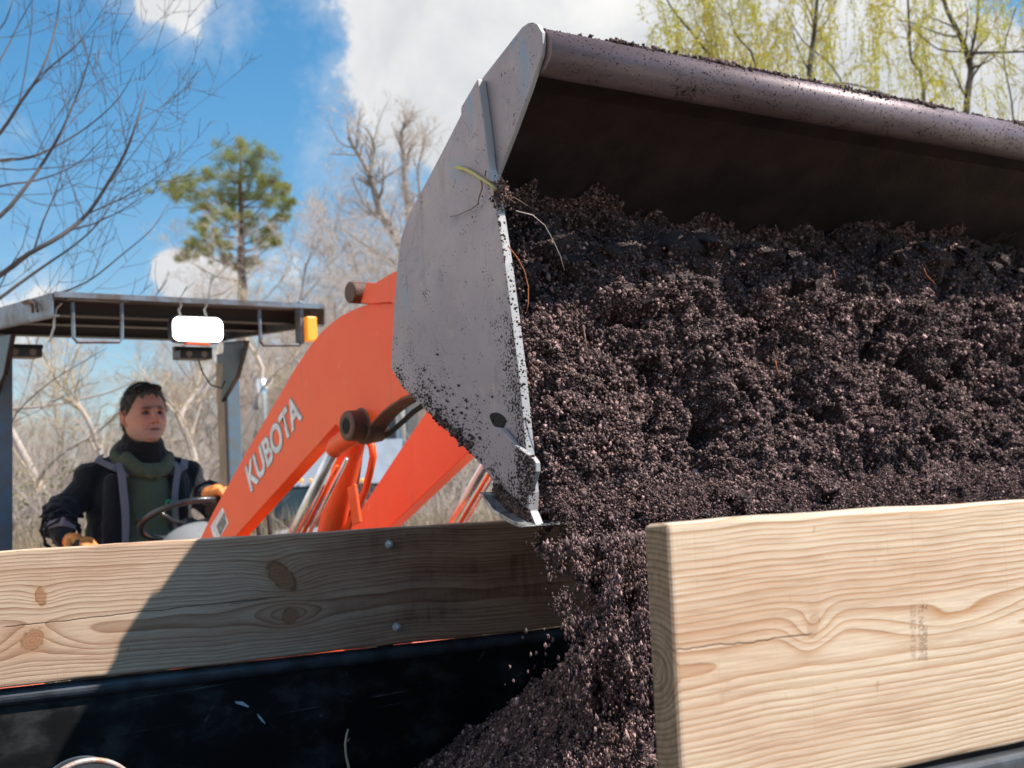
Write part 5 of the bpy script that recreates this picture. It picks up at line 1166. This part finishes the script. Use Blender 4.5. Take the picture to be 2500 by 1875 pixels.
def leaf_quads(centres, size, rg, vert=0.0, asp=.35):
    n = len(centres); a = rg.randn(n, 3); a[:, 2] -= vert; a /= np.linalg.norm(a, axis=1, keepdims=True); b = np.cross(a, rg.randn(n, 3)); b /= np.linalg.norm(b, axis=1, keepdims=True)
    s = size[:, None]; V = np.stack([centres - a * s * 0, centres + a * s * .5 + b * s * asp * .5, centres + a * s, centres + a * s * .5 - b * s * asp * .5], 1).reshape(-1, 3)
    return V, np.arange(n * 4).reshape(n, 4)
# bare woodland: three moulds, then copies
def mould(kind):
    tA, tB = Tubes(), Tubes(); h = [9.0, 12.0, 7.5][kind]
    pts = [Vector((0, 0, 0))]; d = Vector((0, 0, 1))
    for i in range(7): d = (d + rvec(.09) + Vector((0, 0, .1))).normalized(); pts.append(pts[-1] + d * h / 7)
    r0 = [.13, .16, .10][kind]; tA.add(pts, [r0 * (1 - .8 * i / 7) for i in range(8)], 8)
    for k in range([16, 20, 16][kind]):
        t = .16 + .84 * (k + RG.random()) / 18; t = min(t, .98); i = int(t * 7); b = pts[i].lerp(pts[i + 1], t * 7 - i); a = RG.uniform(0, 2 * PI); nd = Vector((math.cos(a), math.sin(a), RG.uniform(.5, 1.4))).normalized()
        grow(tA, tB, b, nd, h * .36 * (1.15 - .6 * t), r0 * (1 - .75 * t) * .5, 0, 3, (7, 6, 5), .08, .20, .020, .60, .0065)
    return tA, tB
mats = [(M_BARK, M_TWIG), (M_BARK, M_TWIG2), (M_TWIG3, M_TWIG3)]; protos = []
def bare_tree(kind, x, y, rz, sc, label, group, name='bare_tree'):
    if kind not in [p[0] for p in protos]:
        r_ = thing(name, (0, 0, 0), 0, label, 'tree', group); tA, tB = mould(kind); two_part(r_, tA, tB, *mats[kind]); protos.append((kind, r_)); o = r_
    else:
        src = [p[1] for p in protos if p[0] == kind][0]; o = src.copy(); COL.objects.link(o)
        for ch in src.children: c_ = ch.copy(); COL.objects.link(c_); c_.parent = o
    o.location = (x, y, -.1); o.rotation_euler = (0, 0, rz); o.scale = (sc, sc, sc); tag(o, label, 'tree', group); return o
labs = ['leafless grey-brown tree in the pale wood behind the tractor', 'tall leafless brown-twigged tree in the wood behind the tractor', 'low tan-twigged bushy tree in the wood behind the tractor']
spots = []
for k in range(66):
    px = -250 + 1750 * ((k * .618034) % 1); y = RG.uniform(24, 52); kind = RG.choice([0, 0, 1, 2, 2]) ; sc = RG.uniform(.72, 1.0) * (.62 if px < 430 else .78 if px < 700 else 1.0) * y / 42
    spots.append((kind, px, y, sc))
for k in range(16): spots.append((RG.choice([0, 1]), RG.uniform(-900, -250) if k < 6 else RG.uniform(1500, 3600), RG.uniform(28, 50), RG.uniform(.5, .8)))
for kind, px, y, sc in spots: bare_tree(kind, at(px, 1100, y).x, y, RG.uniform(0, 6.28), sc, labs[kind], ['leafless grey-brown trees of the wood', 'tall brown leafless trees of the wood', 'low tan bushy trees of the wood'][kind])
# limb-by-limb trees: limbs follow real outlines
def limb_tree(name, limbs, y, label, matA, matB, kids, L, maxlev, trunk_px, yj=.6, split=.012, minr=.0035, up=.1, droop=0, leaf=None, rs=1.0, ratio=.6, bend=.16, dens=1.0):
    rt_ = thing(name, (at(trunk_px, 1100, y).x, y, 0), 0, label, 'tree'); tA, tB = Tubes(), Tubes(); base = Vector((at(trunk_px, 1100, y).x, y, 0)); 
    for (pl, r0, r1) in limbs:
        yo = RG.uniform(-yj, yj); n = len(pl); P_ = [at(x_, y_, y + yo + (RG.uniform(-.15, .15) * yj)) for x_, y_ in pl]; rad = [rs * (r0 + (r1 - r0) * i / (n - 1)) for i in range(n)]
        # smooth the limb
        Q, Rq = [], []
        for i in range(n - 1):
            for f in (0, .33, .66):
                p0, p1, p2, p3 = P_[max(i - 1, 0)], P_[i], P_[i + 1], P_[min(i + 2, n - 1)]; Q.append(.5 * ((2 * p1) + (p2 - p0) * f + (2 * p0 - 5 * p1 + 4 * p2 - p3) * f * f + (3 * p1 - p0 - 3 * p2 + p3) * f ** 3)); Rq.append(rad[i] + (rad[i + 1] - rad[i]) * f)
        Q.append(P_[-1]); Rq.append(rad[-1]); tA.add(Q, Rq, 8)
        tot = sum((Q[i + 1] - Q[i]).length for i in range(len(Q) - 1)); m_ = max(3, int(tot / L * 5 * dens))
        for k in range(m_):
            i = RG.randrange(len(Q) - 1); ax = (Q[i + 1] - Q[i]).normalized(); side = ax.cross(rvec(1)).normalized(); an = R(RG.uniform(22, 55)); grow(tA, tB, Q[i].lerp(Q[i + 1], RG.random()), ax * math.cos(an) + side * math.sin(an), L * RG.uniform(.5, 1.1), Rq[i] * .5, 0, maxlev, kids, up, bend, split, ratio, minr, droop, 4, leaf)
    return rt_, tA, tB, base
# tree leaning in from the left, close to the viewer
LIMBS = [(((-420, 900), (-200, 800), (0, 672), (70, 620), (150, 575), (215, 520), (268, 440), (305, 375), (330, 310), (345, 260), (356, 222)), .040, .006), (((-300, 760), (-120, 610), (0, 528), (60, 460), (110, 390), (150, 320), (185, 240), (210, 170), (232, 75)), .034, .004),
         (((-250, 560), (-80, 400), (0, 325), (50, 250), (95, 185), (125, 110), (140, 40), (150, -40)), .028, .006), (((-300, 520), (-100, 420), (0, 392), (70, 385), (140, 355), (220, 305), (290, 240), (330, 170)), .026, .003), (((-380, 950), (-150, 850), (0, 728), (100, 655), (180, 600), (240, 545), (285, 478)), .030, .004),
         (((-200, 900), (0, 800), (110, 730), (210, 690), (300, 620), (370, 560), (410, 498)), .018, .003), (((-100, 500), (0, 455), (90, 440), (180, 405), (240, 350), (285, 290)), .016, .003), (((-150, 330), (-40, 200), (10, 130), (45, 60), (90, -20)), .018, .005), (((-60, 100), (0, 70), (25, 20), (40, -40)), .012, .005),
         (((205, 530), (170, 440), (150, 380), (160, 330)), .008, .002), (((185, 250), (240, 200), (260, 190)), .006, .002), (((270, 445), (345, 350), (385, 290)), .008, .002), (((-100, 1050), (0, 880), (60, 790), (130, 740), (200, 700)), .016, .004), (((0, 1100), (40, 1010), (120, 935), (200, 885), (260, 850)), .010, .003), (((110, 390), (60, 380), (10, 370)), .006, .003)]
y_n = 9.0
rt_, tA, tB, base = limb_tree('leaning_tree', LIMBS, y_n, 'bare dark tree whose long curved branches reach in from the upper left', M_NEARB, M_NEARB, (3, 3), 1.1, 2, -620, .7, .012, .0024, .12, 0, None, .52, .55, .10, .45)
tA.add([base, base + Vector((.1, 0, 1.2)), base + Vector((.3, .1, 2.2)), at(-420, 900, y_n)], [.2, .17, .14, .05], 10)
for s_ in ((-300, 760), (-250, 560), (-300, 520), (-380, 950), (-200, 900), (-150, 330), (-100, 500), (-100, 1050), (-60, 100), (0, 1100)): tA.add([base + Vector((.2, .05, 1.7)), (base + Vector((.25, .05, 2.0))).lerp(at(*s_, y_n), .5) + Vector((0, 0, .15)), at(*s_, y_n)], [.10, .05, .018], 8)
two_part(rt_, tA, tB, M_NEARB, M_NEARB)
# two tall sparse crowns beside the bucket
L2 = [(((1120, 900), (1075, 760), (1035, 690), (985, 610), (935, 530), (915, 470), (905, 430), (870, 370), (850, 335)), .20, .035), (((905, 430), (915, 370), (905, 330), (890, 310)), .06, .02), (((935, 530), (890, 500), (860, 430)), .05, .02), (((1030, 690), (960, 640), (880, 590), (840, 560)), .05, .02), (((915, 450), (960, 420), (1000, 395)), .04, .015)]
rt_, tA, tB, base = limb_tree('bare_tree', L2, 40, 'tall bare tree with a forked, twisted dark trunk, left of the bucket top', M_BARK, M_TWIG, (4, 4, 3), 1.25, 2, 1130, 1.0, .02, .0065, .10, 0, None, 1, .6, .24, 1.2); tA.add([base, at(1120, 900, 40)], [.26, .2], 8); two_part(rt_, tA, tB, M_BARK, M_TWIG)
L3 = [(((1040, 900), (1020, 640), (1003, 560), (990, 450), (985, 380), (978, 330), (990, 300)), .16, .02), (((988, 390), (1005, 360), (1015, 350)), .05, .02), (((1020, 640), (1025, 480), (1020, 420), (1030, 370), (1037, 340)), .05, .015)]
rt_, tA, tB, base = limb_tree('bare_tree', L3, 44, 'tall slender bare tree standing directly beside the edge of the bucket', M_BARK, M_TWIG, (4, 4, 3), .85, 2, 1045, 1.0, .02, .0065, .12, 0, None, 1, .6, .24, 1.1); tA.add([base, at(1040, 900, 44)], [.22, .16], 8); two_part(rt_, tA, tB, M_BARK, M_TWIG)
L4 = [(((280, 1340), (265, 1200), (240, 1090), (200, 1000), (140, 930), (100, 850)), .07, .02), (((500, 1250), (470, 1100), (440, 1020), (480, 960), (540, 900), (600, 850)), .07, .02), (((60, 1340), (90, 1180), (160, 1100), (230, 1060), (300, 1000)), .05, .015), (((620, 1000), (640, 900), (600, 820), (620, 740)), .06, .02), (((0, 1000), (120, 990), (260, 960), (330, 930)), .03, .012)]
rt_, tA, tB, base = limb_tree('gnarled_tree', L4, 21, 'gnarled bare thicket tree with criss-crossing limbs seen through the tractor cab', M_TWIG3, M_TWIG3, (4, 4, 4), 1.1, 2, 280, 1.5, .02, .005, .04, 0, None, .8, .6, .22, 1.2)
for s_ in ((280, 1340), (500, 1250), (60, 1340), (620, 1000), (0, 1000)): tA.add([base, base.lerp(at(*s_, 21), .5) + Vector((0, 0, -.1)), at(*s_, 21)], [.10, .08, .05], 8)
two_part(rt_, tA, tB, M_TWIG2, M_TWIG3)
# tall pine
rgp = np.random.RandomState(8); PY = 60
puffs = [(585, 362, 26), (545, 385, 26), (640, 385, 26), (600, 395, 26), (505, 425, 24), (560, 430, 28), (620, 430, 28), (668, 440, 22), (455, 442, 26), (412, 462, 20), (440, 470, 20), (485, 472, 24), (692, 475, 20), (540, 478, 26), (600, 480, 28), (650, 490, 24), (703, 500, 15), (500, 512, 18), (560, 528, 22), (492, 545, 20), (620, 535, 22), (682, 535, 14), (472, 600, 22), (520, 572, 20), (500, 585, 22), (660, 568, 18), (640, 592, 20), (455, 632, 16), (505, 618, 16), (550, 600, 14), (605, 560, 14), (672, 590, 13), (558, 632, 18), (618, 640, 12), (588, 655, 12), (690, 455, 12), (530, 350, 10), (560, 500, 18), (640, 455, 20)]
puffs = [p for p in puffs if p != (530, 350, 10)]
rt_ = thing('pine_tree', (at(588, 1100, PY).x, PY, 0), 0, 'tall green pine with an open layered crown, rising above the canopy', 'tree')
tA = Tubes(); trk = [Vector((at(592, 1100, PY).x, PY, 0))] + [at(x_, y_, PY) for x_, y_ in ((590, 900), (592, 700), (588, 620), (590, 540), (586, 470), (588, 400), (586, 355))]; tA.add(trk, [.30, .26, .20, .16, .12, .09, .05, .02], 10)
C_, Sz = [], []
for (x_, y_, r_) in puffs:
    yo = PY + rgp.uniform(-2.2, 2.2); c_ = at(x_, y_, yo); rr = r_ * PY / FPX
    bz = c_.z - .35 * abs(c_.x - trk[0].x) - .3; b = min(trk[1:], key=lambda q: abs(q.z - max(bz, 8))); k0 = Vector((b.x, b.y, max(bz, b.z - .5))); tA.add([k0, k0.lerp(c_, .5) + Vector((0, 0, -.25)), c_], [.045, .03, .012], 5)
    for m_ in range(12):
        sub = np.array(c_) + rgp.randn(3) * np.array([rr * .75, rr * .75, rr * .50]); tA.add([c_, (c_ + Vector(tuple(sub))) / 2, Vector(tuple(sub))], [.02, .012, .006], 3); n = 150
        C_.append(sub + rgp.randn(n, 3) * rr * .22); Sz.append(rgp.uniform(.10, .24, n))
V, F_ = leaf_quads(np.concatenate(C_), np.concatenate(Sz), rgp, -.5, .075); of = np.array(OFF[rt_.name]); link('crown', np_mesh('crown', V - of, [F_]), M_PINE, rt_); tA.build('trunk', simple('pine_bark', (.16, .10, .075), .9, 0, .3, 3, .3), rt_)
# willow behind the bucket at the upper right
L5 = [(((1760, 420), (1775, 200), (1735, 140), (1690, 80), (1640, 20), (1600, -60)), .045, .010), (((1980, 420), (1975, 200), (1985, 100), (1992, 40), (1998, -60)), .055, .030), (((1975, 260), (2030, 205), (2120, 215), (2200, 245), (2280, 260)), .020, .012), (((2350, 600), (2360, 260), (2370, 170), (2345, 90), (2310, 20), (2295, -50)), .07, .035), (((2370, 130), (2385, 60), (2390, -40)), .03, .02),
      (((2370, 130), (2420, 128), (2500, 126), (2600, 120)), .03, .015), (((2250, 560), (2255, 215), (2225, 145), (2220, 70), (2215, -40)), .045, .02), (((1850, 400), (1845, 160), (1800, 90), (1780, 30)), .025, .010), (((2100, 400), (2050, 190), (1960, 100), (1915, 20)), .022, .010), (((2370, 125), (2290, 120), (2220, 60)), .02, .008), (((1600, 380), (1640, 200), (1700, 100), (1730, 20)), .012, .006), (((2480, 400), (2470, 250), (2450, 130), (2480, 20)), .02, .01)]
rgw = np.random.RandomState(6); WY = 12.5
rt_, tA, tB, base = limb_tree('willow_tree', L5, WY, 'yellow-green weeping willow coming into leaf behind the upper edge of the bucket', M_WILB, M_WILB, (3, 2), .6, 2, 2230, .9, .012, .0022, .05, 0, None, .50, .6, .18, .8)
tA.add([base, base + Vector((0, 0, 1.5)), at(2300, 700, WY), at(2350, 600, WY)], [.32, .26, .2, .09], 12)
for s_ in ((1760, 420), (1980, 420), (2250, 560), (1850, 400), (2100, 400), (1600, 380), (2480, 400)): tA.add([at(2300, 720, WY), at(2300, 700, WY).lerp(at(*s_, WY), .5) + Vector((0, 0, .1)), at(*s_, WY)], [.12, .07, .03], 8)
C_, Sz = [], []
for k in range(1500):
    px = 1585 + rgw.rand() * 1150; dn = 1.0 if px < 2040 else .42
    if rgw.rand() > dn: continue
    py = rgw.uniform(-330, 220)
    if pnoise(np.array([px / 90., py / 90., 3.3])) < -.12: continue
    p = at(px, py, WY + rgw.uniform(-1.3, 1.5)); L = rgw.uniform(.25, 1.25); n = 9; d_ = Vector((rgw.randn() * .35, rgw.randn() * .35, .1)); q = p.copy(); pts = [q.copy()]
    for i in range(n - 1): d_ = d_ * .80 + Vector((rgw.randn() * .05, rgw.randn() * .05, -.26)); q = q + d_.normalized() * L / n; pts.append(q.copy())
    tB.add(pts, [.0035 - .0025 * i / n for i in range(n)], 3); m_ = int(L * rgw.choice([40, 90, 140, 210])); t = rgw.rand(m_) * (n - 1.001); i_ = t.astype(int); f = (t - i_)[:, None]; PA = np.array([tuple(v) for v in pts]); C_.append(PA[i_] * (1 - f) + PA[i_ + 1] * f + rgw.randn(m_, 3) * .02); Sz.append(rgw.uniform(.016, .050, m_))
V, F_ = leaf_quads(np.concatenate(C_), np.concatenate(Sz), rgw, .9, .30); two_part(rt_, tA, tB, M_WILB, simple('willow_twig', (.30, .24, .07), .8)); of = np.array(OFF[rt_.name]); link('leaves', np_mesh('leaves', V - of, [F_]), M_WILL, rt_)
# undergrowth and dry grass
rg = np.random.RandomState(12); t = Tubes(); NT = 15000
for k in range(NT):
    px = rg.uniform(-500, 1900); y = rg.uniform(17, 30); x = at(px, 1100, y).x; h = rg.uniform(.8, 3.4) * (1 if px < 600 else .85); p = Vector((x, y, 0)); d_ = Vector((rg.randn() * .25, rg.randn() * .25, 1)); pts = [p]
    if 16.5 < y < 24.5 and -4.8 < x < -1.4: continue
    for i in range(4): d_ = (d_ + Vector((rg.randn() * .22, rg.randn() * .22, rg.randn() * .1 - .03))).normalized(); p = p + d_ * h / 4; pts.append(p)
    t.add(pts, [.008, .007, .006, .0045, .003], 3)
o = link('undergrowth', t.mesh('undergrowth'), M_TWIG, None, True); tag(o, 'tangle of pale leafless brush along the foot of the wood', 'brush', kind='stuff')
n = 60000; px = rg.uniform(-500, 1900, n); y = rg.uniform(17, 27, n); x = (px - 1250) / FPX * y; cl = pnoise(np.stack([x * .6, y * .6, x * 0], -1)); kp = (cl > .05) & ~((y > 16.5) & (y < 24.5) & (x > -4.8) & (x < -1.4)); z = rg.rand(n) ** 1.3 * 2.3
C = np.stack([x, y, z], -1)[kp]; V, F_ = leaf_quads(C, rg.uniform(.04, .09, len(C)), rg, 0, .5); o = link('shrub_foliage', np_mesh('shrub_foliage', V, [F_]), M_GRN, None); tag(o, 'sparse green leaves scattered through the brush', 'foliage', kind='stuff')
n = 26000; px = rg.uniform(-500, 1900, n); y = rg.uniform(12, 22, n); x = (px - 1250) / FPX * y; kp = ~((y > 16.5) & (y < 24.5) & (x > -4.8) & (x < -1.4)); x, y = x[kp], y[kp]; n = len(x); h = rg.uniform(.7, 1.75, n); lean = rg.randn(n, 2) * .22; w = .010
B = np.stack([x, y, x * 0], -1); M1 = B + np.stack([lean[:, 0] * .3, lean[:, 1] * .3, h * .6], -1); T_ = B + np.stack([lean[:, 0] * 1.3, lean[:, 1] * 1.3, h], -1); a = rg.rand(n) * PI; s_ = np.stack([np.cos(a) * w, np.sin(a) * w, a * 0], -1)
V = np.stack([B - s_, B + s_, M1 + s_ * .8, M1 - s_ * .8, T_], 1).reshape(-1, 3); i0 = (np.arange(n) * 5)[:, None]; o = link('dry_grass', np_mesh('dry_grass', V, [i0 + np.array([[0, 1, 2, 3]]), i0 + np.array([[3, 2, 4]])]), M_REED, None); tag(o, 'tall dry tan grass in front of the wood', 'grass', kind='stuff')
print('BUILT', len(D.objects))
